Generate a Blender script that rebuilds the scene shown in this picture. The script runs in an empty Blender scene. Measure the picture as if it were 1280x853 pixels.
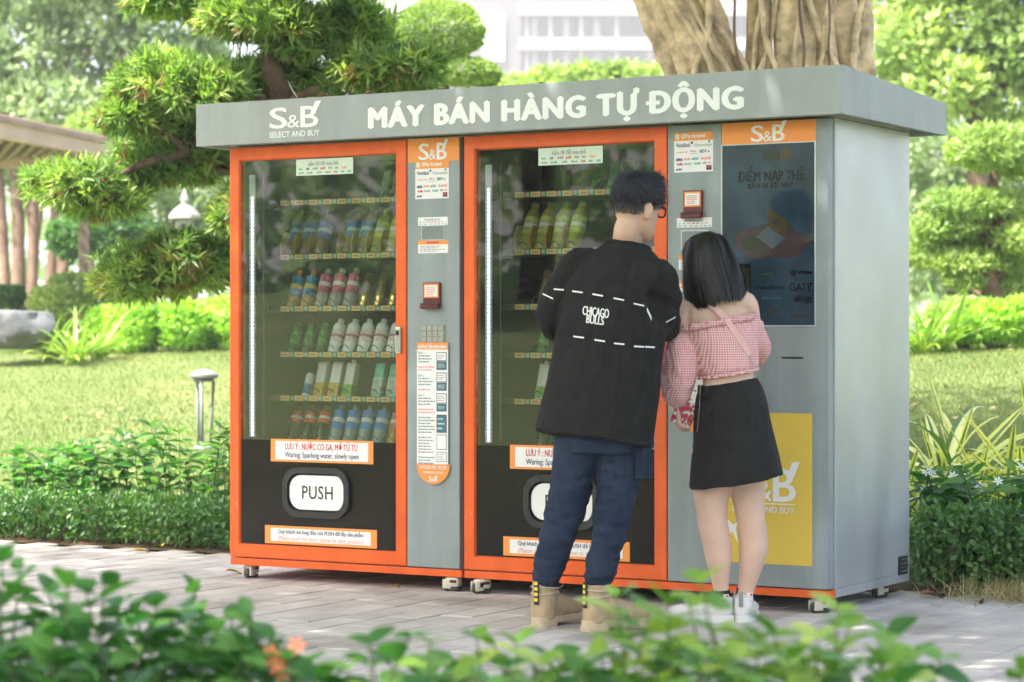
import bpy, bmesh, math, random
import numpy as np
from mathutils import Vector, Matrix, noise
from mathutils.bvhtree import BVHTree

R = math.radians
scene = bpy.context.scene
col = scene.collection
rng = np.random.default_rng(11)
random.seed(5)

# ---------------------------------------------------------------- camera
cam_data = bpy.data.cameras.new('camera')
cam_data.sensor_width = 36.0
cam_data.lens = 84.4
cam_data.clip_end = 3000.0
cam_data.dof.use_dof = True
cam_data.dof.focus_distance = 9.5
cam_data.dof.aperture_fstop = 3.7
cam = bpy.data.objects.new('camera', cam_data)
cam.location = (0, 0, 1.06)
cam.rotation_euler = (R(90), 0, 0)
col.objects.link(cam)
scene.camera = cam

# ---------------------------------------------------------------- sky, sun, exposure
SUN_EL, SUN_AZ = 56.0, -128.0          # azimuth clockwise from +Y: sun stands front-left of the machines
world = bpy.data.worlds.new('World')
scene.world = world
world.use_nodes = True
wn = world.node_tree
wn.nodes.clear()
sky = wn.nodes.new('ShaderNodeTexSky')
sky.sky_type = 'NISHITA'
sky.sun_disc = False
sky.sun_elevation = R(SUN_EL)
sky.sun_rotation = R(SUN_AZ)
sky.air_density = 0.9
sky.dust_density = 6.0
sky.ozone_density = 0.4
bg = wn.nodes.new('ShaderNodeBackground')
bg.inputs['Strength'].default_value = 0.15
wo = wn.nodes.new('ShaderNodeOutputWorld')
wn.links.new(sky.outputs[0], bg.inputs[0])
wn.links.new(bg.outputs[0], wo.inputs[0])

sun_data = bpy.data.lights.new('sun', 'SUN')
sun_data.energy = 3.7
sun_data.angle = R(0.53)
sun_data.color = (1.0, 0.95, 0.86)
sun = bpy.data.objects.new('sun', sun_data)
a = R(SUN_AZ); e = R(SUN_EL)
to_sun = Vector((math.sin(a)*math.cos(e), math.cos(a)*math.cos(e), math.sin(e)))
sun.rotation_euler = (-to_sun).to_track_quat('-Z', 'Y').to_euler()
col.objects.link(sun)

vs = scene.view_settings
vs.view_transform = 'Standard'
vs.look = 'None'
vs.exposure = 1.86
vs.gamma = 1.0
scene.cycles.use_denoising = True
scene.cycles.max_bounces = 5
scene.cycles.diffuse_bounces = 3
scene.cycles.glossy_bounces = 3
scene.cycles.transmission_bounces = 3
scene.cycles.use_adaptive_sampling = True
scene.cycles.adaptive_threshold = 0.03
scene.cycles.adaptive_min_samples = 24
scene.cycles.transparent_max_bounces = 12
scene.cycles.sample_clamp_indirect = 6.0

HAZE = 0.0016

# ---------------------------------------------------------------- materials
MATS = {}
def mat(name, color, rough=0.5, metal=0.0, spec=0.5, var=0.0, vscale=6.0, bump=0.0, bscale=60.0,
        coat=0.0, emit=0.0, sss=0.0, attr=None, ramp=None, transl=0.0, transl_col=None, detail=4.0, wear=None, streak=None):
    if name in MATS:
        return MATS[name]
    m = bpy.data.materials.new(name)
    m.use_nodes = True
    nt = m.node_tree
    b = nt.nodes['Principled BSDF']
    out = nt.nodes['Material Output']
    c = (*color, 1.0)
    b.inputs['Base Color'].default_value = c
    b.inputs['Roughness'].default_value = rough
    b.inputs['Metallic'].default_value = metal
    b.inputs['Specular IOR Level'].default_value = spec
    b.inputs['Coat Weight'].default_value = coat
    if sss:
        b.inputs['Subsurface Weight'].default_value = sss
        b.inputs['Subsurface Radius'].default_value = (0.010, 0.004, 0.002)
        b.inputs['Subsurface Scale'].default_value = 1.0
    if emit:
        b.inputs['Emission Color'].default_value = c
        b.inputs['Emission Strength'].default_value = emit
    csock = None
    tc = nt.nodes.new('ShaderNodeTexCoord')
    if attr:
        at_ = nt.nodes.new('ShaderNodeAttribute'); at_.attribute_name = attr
        cr = nt.nodes.new('ShaderNodeValToRGB')
        cr.color_ramp.elements[0].position = ramp[0][0]; cr.color_ramp.elements[0].color = (*ramp[0][1], 1)
        cr.color_ramp.elements[1].position = ramp[-1][0]; cr.color_ramp.elements[1].color = (*ramp[-1][1], 1)
        for p_, c_ in ramp[1:-1]:
            el = cr.color_ramp.elements.new(p_); el.color = (*c_, 1)
        nt.links.new(at_.outputs['Fac'], cr.inputs[0])
        csock = cr.outputs[0]
    elif var:
        nz = nt.nodes.new('ShaderNodeTexNoise')
        nz.inputs['Scale'].default_value = vscale; nz.inputs['Detail'].default_value = detail
        nt.links.new(tc.outputs['Object'], nz.inputs['Vector'])
        cr = nt.nodes.new('ShaderNodeValToRGB')
        cr.color_ramp.elements[0].position = 0.3; cr.color_ramp.elements[1].position = 0.7
        cr.color_ramp.elements[0].color = (*[max(0, x*(1-var)) for x in color], 1)
        cr.color_ramp.elements[1].color = (*[min(1, x*(1+var)) for x in color], 1)
        nt.links.new(nz.outputs['Fac'], cr.inputs[0])
        csock = cr.outputs[0]
    if streak:
        mp = nt.nodes.new('ShaderNodeMapping'); mp.inputs['Scale'].default_value = streak[0]; nt.links.new(tc.outputs['Object'], mp.inputs[0])
        n4 = nt.nodes.new('ShaderNodeTexNoise'); n4.inputs['Scale'].default_value = 1.0; n4.inputs['Detail'].default_value = 6; nt.links.new(mp.outputs[0], n4.inputs['Vector'])
        r4 = nt.nodes.new('ShaderNodeMapRange'); r4.inputs[1].default_value = .35; r4.inputs[2].default_value = .7; r4.inputs[3].default_value = 1-streak[1]; r4.inputs[4].default_value = 1+streak[1]
        nt.links.new(n4.outputs['Fac'], r4.inputs[0])
        hs = nt.nodes.new('ShaderNodeHueSaturation'); nt.links.new(r4.outputs[0], hs.inputs['Value'])
        if csock is not None: nt.links.new(csock, hs.inputs['Color'])
        else: hs.inputs['Color'].default_value = c
        csock = hs.outputs[0]
        rr_ = nt.nodes.new('ShaderNodeMapRange'); rr_.inputs[1].default_value = .3; rr_.inputs[2].default_value = .7; rr_.inputs[3].default_value = rough-.08; rr_.inputs[4].default_value = rough+.10
        nt.links.new(n4.outputs['Fac'], rr_.inputs[0]); nt.links.new(rr_.outputs[0], b.inputs['Roughness'])
    if wear:
        n2 = nt.nodes.new('ShaderNodeTexNoise'); n2.inputs['Scale'].default_value = wear[0]; n2.inputs['Detail'].default_value = 8
        nt.links.new(tc.outputs['Object'], n2.inputs['Vector'])
        mr = nt.nodes.new('ShaderNodeMapRange'); mr.inputs[1].default_value = wear[1]; mr.inputs[2].default_value = wear[1]+.03
        nt.links.new(n2.outputs['Fac'], mr.inputs[0])
        mw = nt.nodes.new('ShaderNodeMix'); mw.data_type = 'RGBA'
        nt.links.new(mr.outputs[0], mw.inputs[0]); mw.inputs[7].default_value = (*wear[2], 1)
        if csock is not None: nt.links.new(csock, mw.inputs[6])
        else: mw.inputs[6].default_value = c
        csock = mw.outputs[2]
    if csock is not None:
        nt.links.new(csock, b.inputs['Base Color'])
    if bump:
        nb = nt.nodes.new('ShaderNodeTexNoise')
        nb.inputs['Scale'].default_value = bscale; nb.inputs['Detail'].default_value = 3
        nt.links.new(tc.outputs['Object'], nb.inputs['Vector'])
        bp = nt.nodes.new('ShaderNodeBump'); bp.inputs['Strength'].default_value = bump
        bp.inputs['Distance'].default_value = 0.01
        nt.links.new(nb.outputs['Fac'], bp.inputs['Height'])
        nt.links.new(bp.outputs[0], b.inputs['Normal'])
    if transl:
        tr = nt.nodes.new('ShaderNodeBsdfTranslucent')
        if csock is not None:
            mx0 = nt.nodes.new('ShaderNodeMix'); mx0.data_type = 'RGBA'; mx0.blend_type = 'MULTIPLY'
            mx0.inputs[0].default_value = 1.0
            nt.links.new(csock, mx0.inputs[6]); mx0.inputs[7].default_value = (*(transl_col or (1, 1, 1)), 1)
            nt.links.new(mx0.outputs[2], tr.inputs[0])
        else:
            tr.inputs[0].default_value = (*[x*y for x, y in zip(color, transl_col or (1, 1, 1))], 1)
        mx = nt.nodes.new('ShaderNodeAddShader')
        nt.links.new(b.outputs[0], mx.inputs[0]); nt.links.new(tr.outputs[0], mx.inputs[1])
        nt.links.new(mx.outputs[0], out.inputs[0])
    MATS[name] = m
    return m

def glass_mat():
    m = bpy.data.materials.new('door glass'); m.use_nodes = True
    nt = m.node_tree; nt.nodes.clear()
    o = nt.nodes.new('ShaderNodeOutputMaterial'); mx = nt.nodes.new('ShaderNodeMixShader')
    fr = nt.nodes.new('ShaderNodeFresnel'); fr.inputs[0].default_value = 1.5
    t = nt.nodes.new('ShaderNodeBsdfTransparent'); t.inputs[0].default_value = (0.93, 0.96, 0.94, 1)
    g = nt.nodes.new('ShaderNodeBsdfGlossy'); g.inputs['Roughness'].default_value = 0.0
    nt.links.new(fr.outputs[0], mx.inputs[0]); nt.links.new(t.outputs[0], mx.inputs[1])
    nt.links.new(g.outputs[0], mx.inputs[2]); nt.links.new(mx.outputs[0], o.inputs[0])
    MATS['glass'] = m
    return m

GREY = mat('grey powder coat', (0.27, 0.315, 0.32), 0.42, spec=0.45, var=0.09, vscale=4, bump=0.08, bscale=300, detail=8, wear=(55, .735, (.18, .19, .18)), streak=((14, 14, 1.1), .10))
GREY_SIDE_LIT = mat('grey side panel', (0.50, 0.53, 0.55), 0.36, metal=0.45, spec=0.5, detail=8, var=0.10, vscale=2.5, streak=((5, 5, 1.0), .04), bump=0.05, bscale=300)  # lighter and shinier than the front grey: the side's stronger light painted in
ORANGE = mat('orange enamel', (0.78, 0.115, 0.012), 0.36, var=0.09, vscale=7, bump=0.05, bscale=220, detail=7, wear=(38, .715, (.80, .42, .16)), streak=((12, 12, 2), .08))
STICK_OR = mat('orange sticker', (0.86, 0.30, 0.06), 0.5)
WHITE = mat('white print', (0.80, 0.81, 0.80), 0.5)
SIGNW = mat('white letters', (0.86, 0.87, 0.86), 0.45)
PALEG = mat('pale green sticker', (0.60, 0.72, 0.58), 0.5)
REDT = mat('red print', (0.62, 0.03, 0.035), 0.5)
NAVYT = mat('navy print', (0.02, 0.025, 0.12), 0.5)
PINKT = mat('pink print', (0.75, 0.30, 0.27), 0.5)
BLACKT = mat('black print', (0.012, 0.012, 0.014), 0.5)
GREYT = mat('grey print', (0.25, 0.26, 0.28), 0.5)
TEALT = mat('teal print', (0.03, 0.35, 0.30), 0.5)
BLACKP = mat('black lower panel', (0.014, 0.013, 0.011), 0.18, spec=0.22, var=0.12, vscale=3)
BLACKM = mat('black rubber', (0.02, 0.02, 0.02), 0.55)
LINER = mat('dark liner', (0.018, 0.022, 0.021), 0.6)
SHELFM = mat('shelf steel', (0.07, 0.075, 0.075), 0.45, metal=0.3)
TAGY = mat('yellow price tag', (0.75, 0.48, 0.12), 0.5)
TAGG = mat('green number tag', (0.15, 0.62, 0.42), 0.5)
TAGP = mat('pink number tag', (0.62, 0.33, 0.48), 0.5)
WIRE = mat('black coil wire', (0.015, 0.015, 0.015), 0.4)
CHROME = mat('brushed chrome', (0.55, 0.55, 0.53), 0.28, metal=0.9)
CREAM = mat('cream caster', (0.62, 0.60, 0.50), 0.45)
WHEELM = mat('caster wheel', (0.055, 0.052, 0.05), 0.5)
MAROON = mat('maroon plastic', (0.12, 0.012, 0.02), 0.35)
KEYM = mat('beige keys', (0.36, 0.37, 0.31), 0.5)
YELLOW = mat('yellow poster', (0.72, 0.52, 0.07), 0.55, var=0.03)
LED = mat('led light', (0.86, 0.88, 1.0), 0.5, emit=3.0); LED.cycles.emission_sampling = 'NONE'
LEDBAR = mat('led channel', (0.45, 0.46, 0.55), 0.4)
MUSTARD = mat('mustard divider', (0.45, 0.26, 0.03), 0.6)
SILVER = mat('canopy edge', (0.33, 0.362, 0.365), 0.5, var=0.07, vscale=5, detail=7, streak=((10, 10, 2.0), .09))
UNDER = mat('canopy underside', (0.55, 0.52, 0.36), 0.6)
glass_mat()

# ---------------------------------------------------------------- mesh helpers
def link(o, parent=None):
    col.objects.link(o)
    if parent is not None:
        o.parent = parent
    return o

def mesh_obj(name, verts, faces, material, parent=None, smooth=False, midx=None, loc=None):
    me = bpy.data.meshes.new(name)
    me.from_pydata([tuple(v) for v in verts], [], [tuple(f) for f in faces])
    mats = material if isinstance(material, (list, tuple)) else [material]
    for m in mats:
        me.materials.append(m)
    if midx is not None:
        me.polygons.foreach_set('material_index', midx)
    if smooth:
        me.polygons.foreach_set('use_smooth', [True]*len(me.polygons))
    me.update()
    o = bpy.data.objects.new(name, me)
    if loc is not None:
        o.location = loc
    return link(o, parent)

def empty(name, loc=(0, 0, 0), rz=0.0, label=None, cat=None, group=None):
    o = bpy.data.objects.new(name, None)
    o.empty_display_size = 0.1
    o.location = loc; o.rotation_euler = (0, 0, rz)
    link(o)
    tag(o, label, cat, group)
    return o

def tag(o, label=None, cat=None, group=None, kind=None):
    if label: o['label'] = label
    if cat: o['category'] = cat
    if group: o['group'] = group
    if kind: o['kind'] = kind
    return o

class MB:
    """collects shapes for one mesh object"""
    def __init__(s): s.v = []; s.f = []; s.m = []; s.cur = 0
    def add(s, vs_, fs):
        n = len(s.v); s.v += [tuple(p) for p in vs_]
        for f in fs:
            s.f.append(tuple(i+n for i in f)); s.m.append(s.cur)
        return s
    def box(s, x0, x1, y0, y1, z0, z1, bev=0.0):
        if bev <= 0:
            vs_ = [(x, y, z) for x in (x0, x1) for y in (y0, y1) for z in (z0, z1)]
            return s.add(vs_, [(0, 1, 3, 2), (4, 6, 7, 5), (0, 4, 5, 1), (2, 3, 7, 6), (0, 2, 6, 4), (1, 5, 7, 3)])
        bm = bmesh.new(); bmesh.ops.create_cube(bm, size=1.0)
        for v in bm.verts:
            v.co = Vector(((x0+x1)/2+v.co.x*(x1-x0), (y0+y1)/2+v.co.y*(y1-y0), (z0+z1)/2+v.co.z*(z1-z0)))
        bmesh.ops.bevel(bm, geom=list(bm.edges), offset=bev, segments=2, affect='EDGES', profile=0.5)
        return s.bm(bm)
    def bm(s, bm):
        bm.verts.index_update()
        s.add([v.co[:] for v in bm.verts], [[v.index for v in f.verts] for f in bm.faces]); bm.free(); return s
    def prism(s, pts, y0, y1):
        """polygon pts (x,z) counter-clockwise seen from the front, extruded in y"""
        n = len(pts)
        vs_ = [(x, y0, z) for x, z in pts]+[(x, y1, z) for x, z in pts]
        fs = [tuple(range(n)), tuple(range(2*n-1, n-1, -1))]
        fs += [(i, i+n, (i+1) % n+n, (i+1) % n) for i in range(n)]
        return s.add(vs_, fs)
    def ring(s, outer, inner, y0, y1):
        n = len(outer)
        vs_ = [(x, y0, z) for x, z in outer]+[(x, y0, z) for x, z in inner]+[(x, y1, z) for x, z in outer]+[(x, y1, z) for x, z in inner]
        fs = []
        for i in range(n):
            j = (i+1) % n
            fs += [(i, j, j+n, i+n), (i+2*n, i+3*n, j+3*n, j+2*n), (i, i+2*n, j+2*n, j), (i+n, j+n, j+3*n, i+3*n)]
        return s.add(vs_, fs)
    def lathe(s, prof, n=16, c=(0, 0, 0), axis='z'):
        vs_ = []; fs = []
        for r, z in prof:
            for k in range(n):
                t = 2*math.pi*k/n
                p = (r*math.cos(t), r*math.sin(t), z)
                if axis == 'x': p = (p[2], p[0], p[1])
                if axis == 'y': p = (p[1], p[2], p[0])
                vs_.append((p[0]+c[0], p[1]+c[1], p[2]+c[2]))
        for i in range(len(prof)-1):
            for k in range(n):
                k2 = (k+1) % n
                fs.append((i*n+k, i*n+k2, (i+1)*n+k2, (i+1)*n+k))
        fs.append(tuple(range(n-1, -1, -1))); fs.append(tuple((len(prof)-1)*n+k for k in range(n)))
        return s.add(vs_, fs)
    def tube(s, pts, rad, n=8, cap=True):
        pts = [Vector(p) for p in pts]
        rads = rad if isinstance(rad, (list, tuple)) else [rad]*len(pts)
        vs_ = []; fs = []
        up = None
        for i, p in enumerate(pts):
            d = (pts[min(i+1, len(pts)-1)]-pts[max(i-1, 0)]).normalized()
            if up is None:
                up = Vector((0, 0, 1)) if abs(d.z) < 0.9 else Vector((1, 0, 0))
            sx = d.cross(up)
            if sx.length < 1e-5: sx = d.orthogonal()
            sx.normalize(); up = sx.cross(d).normalized()
            for k in range(n):
                t = 2*math.pi*k/n
                vs_.append(p+(sx*math.cos(t)+up*math.sin(t))*rads[i])
        for i in range(len(pts)-1):
            for k in range(n):
                k2 = (k+1) % n
                fs.append((i*n+k, i*n+k2, (i+1)*n+k2, (i+1)*n+k))
        if cap:
            fs.append(tuple(range(n-1, -1, -1))); fs.append(tuple((len(pts)-1)*n+k for k in range(n)))
        return s.add(vs_, fs)
    def build(s, name, material, parent=None, smooth=False):
        return mesh_obj(name, s.v, s.f, material, parent, smooth, s.m if isinstance(material, (list, tuple)) else None)

def auto_smooth(o, ang=35):
    me = o.data
    me.polygons.foreach_set('use_smooth', [True]*len(me.polygons))
    me.set_sharp_from_angle(angle=R(ang))
    return o

def stadium(cx, cz, hw, hh, r, n=8):
    pts = []
    for sx, sz, a0 in ((1, 1, 0), (-1, 1, 90), (-1, -1, 180), (1, -1, 270)):
        for k in range(n+1):
            t = R(a0+90*k/n)
            pts.append((cx+sx*(hw-r)+r*math.cos(t), cz+sz*(hh-r)+r*math.sin(t)))
    return pts[::-1]

def rect(x0, x1, z0, z1):
    return [(x0, z0), (x1, z0), (x1, z1), (x0, z1)]

TXT = {}
def text_raw(body, bold=0.0, extrude=0.0, shear=0.0, spacing=1.0):
    key = (body, bold, extrude, shear, spacing)
    if key not in TXT:
        c = bpy.data.curves.new('t', 'FONT'); c.body = body; c.offset = bold; c.extrude = extrude
        c.shear = shear; c.space_character = spacing; c.resolution_u = 3
        o = bpy.data.objects.new('t', c); col.objects.link(o)
        dg = bpy.context.evaluated_depsgraph_get()
        me = bpy.data.meshes.new_from_object(o.evaluated_get(dg))
        n = len(me.vertices); co = np.empty(n*3); me.vertices.foreach_get('co', co); co = co.reshape(-1, 3)
        fs = [tuple(p.vertices) for p in me.polygons]
        bpy.data.objects.remove(o); bpy.data.curves.remove(c); bpy.data.meshes.remove(me)
        mn, mx = co.min(0), co.max(0); d = np.maximum(mx-mn, 1e-9)
        TXT[key] = ((co-mn)/d, fs, d[0]/d[1])
    return TXT[key]

def text(parent, body, x0, x1, z0, z1, y, material, name='lettering', bold=0.0, thick=0.0, shear=0.0, spacing=1.0, heavy=0.0, words=False):
    """lettering filling the rectangle x0..x1, z0..z1 in the plane y, read from -y"""
    co, fs, asp = text_raw(body, 0.0, 0.0, shear, spacing)
    vv = []; ff = []
    h = heavy if heavy else bold*0.9*(z1-z0)
    offs = [(0, 0)] if h < 1e-5 else [(0, 0), (h, 0), (-h, 0), (0, h*.5), (0, -h*.5)]
    for k, (dx, dz) in enumerate(offs):
        v = np.empty_like(co)
        v[:, 0] = x0+h+co[:, 0]*(x1-x0-2*h)+dx; v[:, 2] = z0+h*.5+co[:, 1]*(z1-z0-h)+dz
        v[:, 1] = y-thick-k*0.00006
        n = len(vv)*len(co)
        vv.append(v); ff += [tuple(i+n for i in f) for f in fs]
    V = np.concatenate(vv)
    if not words: return mesh_obj(name, V, ff, material, parent)
    xs = np.sort(V[:, 0]); cuts = [(xs[i]+xs[i+1])/2 for i in np.nonzero(np.diff(xs) > (x1-x0)*.018)[0]]
    cx = np.array([V[list(f), 0].mean() for f in ff]); gi = np.searchsorted(np.array(cuts), cx)
    for g in range(len(cuts)+1):
        fs_ = [ff[i] for i in np.nonzero(gi == g)[0]]; used = sorted({i for f in fs_ for i in f}); mp = {u: k for k, u in enumerate(used)}
        mesh_obj(name, V[used], [tuple(mp[i] for i in f) for f in fs_], material, parent)

def word_bars(x0, x1, z0, z1, y, rows, seed, fill=0.55, ragged=0.35):
    """rows of tiny word-sized print marks too small to read"""
    rr = random.Random(seed); mb = MB(); h = (z1-z0)/rows
    for i in range(rows):
        zc = z1-h*(i+0.5); x = x0; end = x1-(x1-x0)*ragged*rr.random()
        while x < end:
            w = min(rr.uniform(0.06, 0.2)*(x1-x0), end-x)
            mb.add([(x, y, zc-h*fill/2), (x+w, y, zc-h*fill/2), (x+w, y, zc+h*fill/2), (x, y, zc+h*fill/2)], [(0, 1, 2, 3)])
            x += w+0.03*(x1-x0)
    return mb

def plate(name, x0, x1, z0, z1, y, material, parent, t=0.0012):
    return MB().box(x0, x1, y, y+t, z0, z1).build(name, material, parent)

def ordn(i):
    return ['first', 'second', 'third', 'fourth', 'fifth', 'sixth', 'seventh', 'eighth', 'ninth', 'tenth'][i]

# ---------------------------------------------------------------- the machines' frame in the place
TH = R(30.27)
UX = Vector((math.cos(TH), -math.sin(TH), 0)); VX = Vector((math.sin(TH), math.cos(TH), 0))
LC = Vector((-1.264, 10.73, 0))
def loc(s, t, z=0.0):
    p = LC+UX*s+VX*t
    return Vector((p.x, p.y, z))
def st(x, y):
    r = Vector((x, y, 0))-LC
    return r.dot(UX), r.dot(VX)
def at(px, py, depth):
    """point seen at photo measurement (px, py) at a given distance ahead"""
    return Vector(((px-640)*depth/3000.0, depth, 1.06-(py-427)*depth/3000.0))
def lawn_h(x, y):
    s, t = st(x, y)
    if t < 1.3:
        k = min(1.0, max(0.0, (-.82*x-.57*y-9)/30))
        return 2.2*k*k*(3-2*k)
    v = 0.148*(t-1.3)
    cap = 1.05
    k = 0.25
    v = v if v < cap-k else cap-k*math.exp(-(v-(cap-k))/k)
    return v

# ================================================================ ground
def world_noise_mat(name, c0, c1, scale, rough=0.8, c2=None, scale2=1.0, f2=(0.5, 0.7), bump=0.0, bscale=80, rand=0.0, spec=0.3):
    m = bpy.data.materials.new(name); m.use_nodes = True
    nt = m.node_tree; b = nt.nodes['Principled BSDF']
    b.inputs['Roughness'].default_value = rough; b.inputs['Specular IOR Level'].default_value = spec
    g = nt.nodes.new('ShaderNodeNewGeometry')
    n1 = nt.nodes.new('ShaderNodeTexNoise'); n1.inputs['Scale'].default_value = scale; n1.inputs['Detail'].default_value = 6
    nt.links.new(g.outputs['Position'], n1.inputs['Vector'])
    cr = nt.nodes.new('ShaderNodeValToRGB')
    cr.color_ramp.elements[0].position = 0.32; cr.color_ramp.elements[0].color = (*c0, 1)
    cr.color_ramp.elements[1].position = 0.68; cr.color_ramp.elements[1].color = (*c1, 1)
    nt.links.new(n1.outputs['Fac'], cr.inputs[0]); s = cr.outputs[0]
    if c2:
        n2 = nt.nodes.new('ShaderNodeTexNoise'); n2.inputs['Scale'].default_value = scale2; n2.inputs['Detail'].default_value = 5
        nt.links.new(g.outputs['Position'], n2.inputs['Vector'])
        r2 = nt.nodes.new('ShaderNodeMapRange'); r2.inputs[1].default_value = f2[0]; r2.inputs[2].default_value = f2[1]
        nt.links.new(n2.outputs['Fac'], r2.inputs[0])
        mx = nt.nodes.new('ShaderNodeMix'); mx.data_type = 'RGBA'
        nt.links.new(r2.outputs[0], mx.inputs[0]); nt.links.new(s, mx.inputs[6]); mx.inputs[7].default_value = (*c2, 1)
        s = mx.outputs[2]
    if rand:
        oi = nt.nodes.new('ShaderNodeObjectInfo')
        mr = nt.nodes.new('ShaderNodeMapRange'); mr.inputs[3].default_value = 1-rand; mr.inputs[4].default_value = 1+rand
        nt.links.new(oi.outputs['Random'], mr.inputs[0])
        hs = nt.nodes.new('ShaderNodeHueSaturation')
        nt.links.new(mr.outputs[0], hs.inputs['Value']); nt.links.new(s, hs.inputs['Color']); s = hs.outputs[0]
    nt.links.new(s, b.inputs['Base Color'])
    if bump:
        n3 = nt.nodes.new('ShaderNodeTexNoise'); n3.inputs['Scale'].default_value = bscale; n3.inputs['Detail'].default_value = 4
        nt.links.new(g.outputs['Position'], n3.inputs['Vector'])
        bp = nt.nodes.new('ShaderNodeBump'); bp.inputs['Strength'].default_value = bump; bp.inputs['Distance'].default_value = 0.01
        nt.links.new(n3.outputs['Fac'], bp.inputs['Height']); nt.links.new(bp.outputs[0], b.inputs['Normal'])
    return m

LAWN = world_noise_mat('lawn turf', (0.122, 0.160, 0.058), (0.152, 0.19, 0.072), 1.2, 0.9, (0.27, 0.26, 0.12), 0.7, (0.55, 0.8), bump=0.6, bscale=40, spec=0.1)
SOIL = world_noise_mat('planting soil', (0.07, 0.045, 0.03), (0.16, 0.11, 0.07), 9, 0.95, bump=0.8, bscale=60, spec=0.1)
JOINT = world_noise_mat('joint sand', (0.17, 0.155, 0.14), (0.24, 0.22, 0.20), 14, 0.95, spec=0.1)
PAVER = world_noise_mat('concrete paver', (0.455, 0.42, 0.395), (0.57, 0.53, 0.50), 5, 0.85, (0.31, 0.28, 0.25), 1.6, (0.54, 0.70), bump=0.35, bscale=160, rand=0.10, spec=0.25)

def coords(a, b, fine0, fine1, fs, cs):
    xs = list(np.arange(fine0, fine1, fs))
    x = fine0; st_ = fs
    left = []
    while x > a:
        st_ = min(st_*1.25, cs); x -= st_; left.append(x)
    x = xs[-1]; st_ = fs; right = []
    while x < b:
        st_ = min(st_*1.25, cs); x += st_; right.append(x)
    return left[::-1]+xs+right
gx = coords(-700, 700, -7, 8, 0.35, 60); gy = coords(-500, 1200, -3, 27, 0.35, 60)
gv = []
for y in gy:
    for x in gx:
        s_, t_ = st(x, y)
        z = lawn_h(x, y)
        z += 0.02*noise.noise(Vector((x*0.5, y*0.5, 3)))*min(1, max(0, (t_-2)/2))
        if -4.6 < t_ < 1.35: z -= 0.05
        gv.append((x, y, z))
nx = len(gx)
gf = [(j*nx+i, j*nx+i+1, (j+1)*nx+i+1, (j+1)*nx+i) for j in range(len(gy)-1) for i in range(nx-1)]
lawn = mesh_obj('lawn', gv, gf, LAWN, smooth=True); tag(lawn, kind='structure')

def strip(name, s0, s1, t0, t1, z, m, n=40, thick=0.0):
    vs_ = []; fs = []
    for i in range(n+1):
        for t in (t0, t1):
            p = loc(s0+(s1-s0)*i/n, t, z); vs_.append(p)
    for i in range(n): fs.append((2*i, 2*i+2, 2*i+3, 2*i+1))
    return tag(mesh_obj(name, vs_, fs, m), kind='structure')

PT0, PT1 = -3.3, 1.02
pavement = strip('pavement', -30, 30, PT0, PT1, -0.016, JOINT)
strip('planting_bed', -30, 30, PT1, 2.15, -0.004, SOIL)
strip('front_bed', -30, 30, -4.6, PT0, -0.004, SOIL)

PU, PV, GAP = 0.15, 0.30, 0.005
def paver_mesh():
    mb = MB(); b = 0.004
    hx, hy = PU/2-GAP/2, PV/2-GAP/2
    lo = [(-hx, -hy, -0.04), (hx, -hy, -0.04), (hx, hy, -0.04), (-hx, hy, -0.04)]
    mi = [(x, y, -b) for x, y, z in lo]
    hi = [(x-math.copysign(b, x), y-math.copysign(b, y), 0) for x, y, z in lo]
    fs = [(8, 9, 10, 11)]
    for k in (0, 4):
        for i in range(4): fs.append((k+i, k+(i+1) % 4, k+4+(i+1) % 4, k+4+i))
    return lo+mi+hi, fs
pvv, pvf = paver_mesh()
pme = bpy.data.meshes.new('paver'); pme.from_pydata(pvv, [], pvf); pme.materials.append(PAVER); pme.update()
cand = []
i = 0; s_ = -6.0
while s_ < 8.0:
    off = (i % 2)*0.5*PV
    t_ = PT0+PV/2-off
    while t_ < PT1-PV/2+0.16:
        tc_ = min(t_, PT1-PV/2)
        p = loc(s_, tc_)
        d = p.y
        px = 640+p.x*3000/max(d, .1); py = 427+1.06*3000/max(d, .1)
        inside = d > 1 and -20 < px < 1300 and py < 865
        hid = tc_ > 0.25 and -0.05 < s_ < 2.9
        cand.append(((0 if inside and not hid else 1, d if d > 0 else 99-d), s_, tc_)); t_ += PV
    i += 1; s_ += PU
cand.sort()
rest = MB()
pr = random.Random(3)
for k, (key, s_, t_) in enumerate(cand):
    z = pr.uniform(-0.0018, 0.0018)
    if k < 300:
        o = bpy.data.objects.new('paver', pme); o.location = loc(s_, t_, z)
        o.rotation_euler = (pr.uniform(-.004, .004), pr.uniform(-.006, .006), -TH+pr.uniform(-.006, .006))
        link(o, pavement)
    else:
        rest.add([loc(s_+v[0], t_+v[1], v[2]+z) for v in pvv], pvf)
tag(rest.build('paver_field', PAVER, pavement), kind='stuff')

# ================================================================ vending machines
ZB, ZT = 0.062, 1.93
def sb_logo(parent, x0, x1, z0, z1, y, m):
    """the S&B mark: S, small ampersand, B with a tick rising out of it"""
    w = x1-x0; h = z1-z0
    zt = z0+h*0.82
    text(parent, 'S', x0, x0+w*0.36, z0, zt, y, m, 'logo_letter', bold=0.035)
    text(parent, '&', x0+w*0.355, x0+w*0.60, z0+h*0.01, z0+h*0.50, y-0.0004, m, 'logo_letter', bold=0.005)
    text(parent, 'B', x0+w*0.61, x0+w*0.96, z0, zt*1.0, y, m, 'logo_letter', bold=0.035)
    mb = MB()
    pts = [(x0+w*0.80, z0+h*0.50), (x0+w*0.93, z0+h*0.62), (x0+w*1.02, z1), (x0+w*0.90, z1-h*0.02), (x0+w*0.84, z0+h*0.66)]
    mb.prism(pts, y-0.001, y-0.0002)
    mb.build('logo_tick', m, parent)

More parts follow.
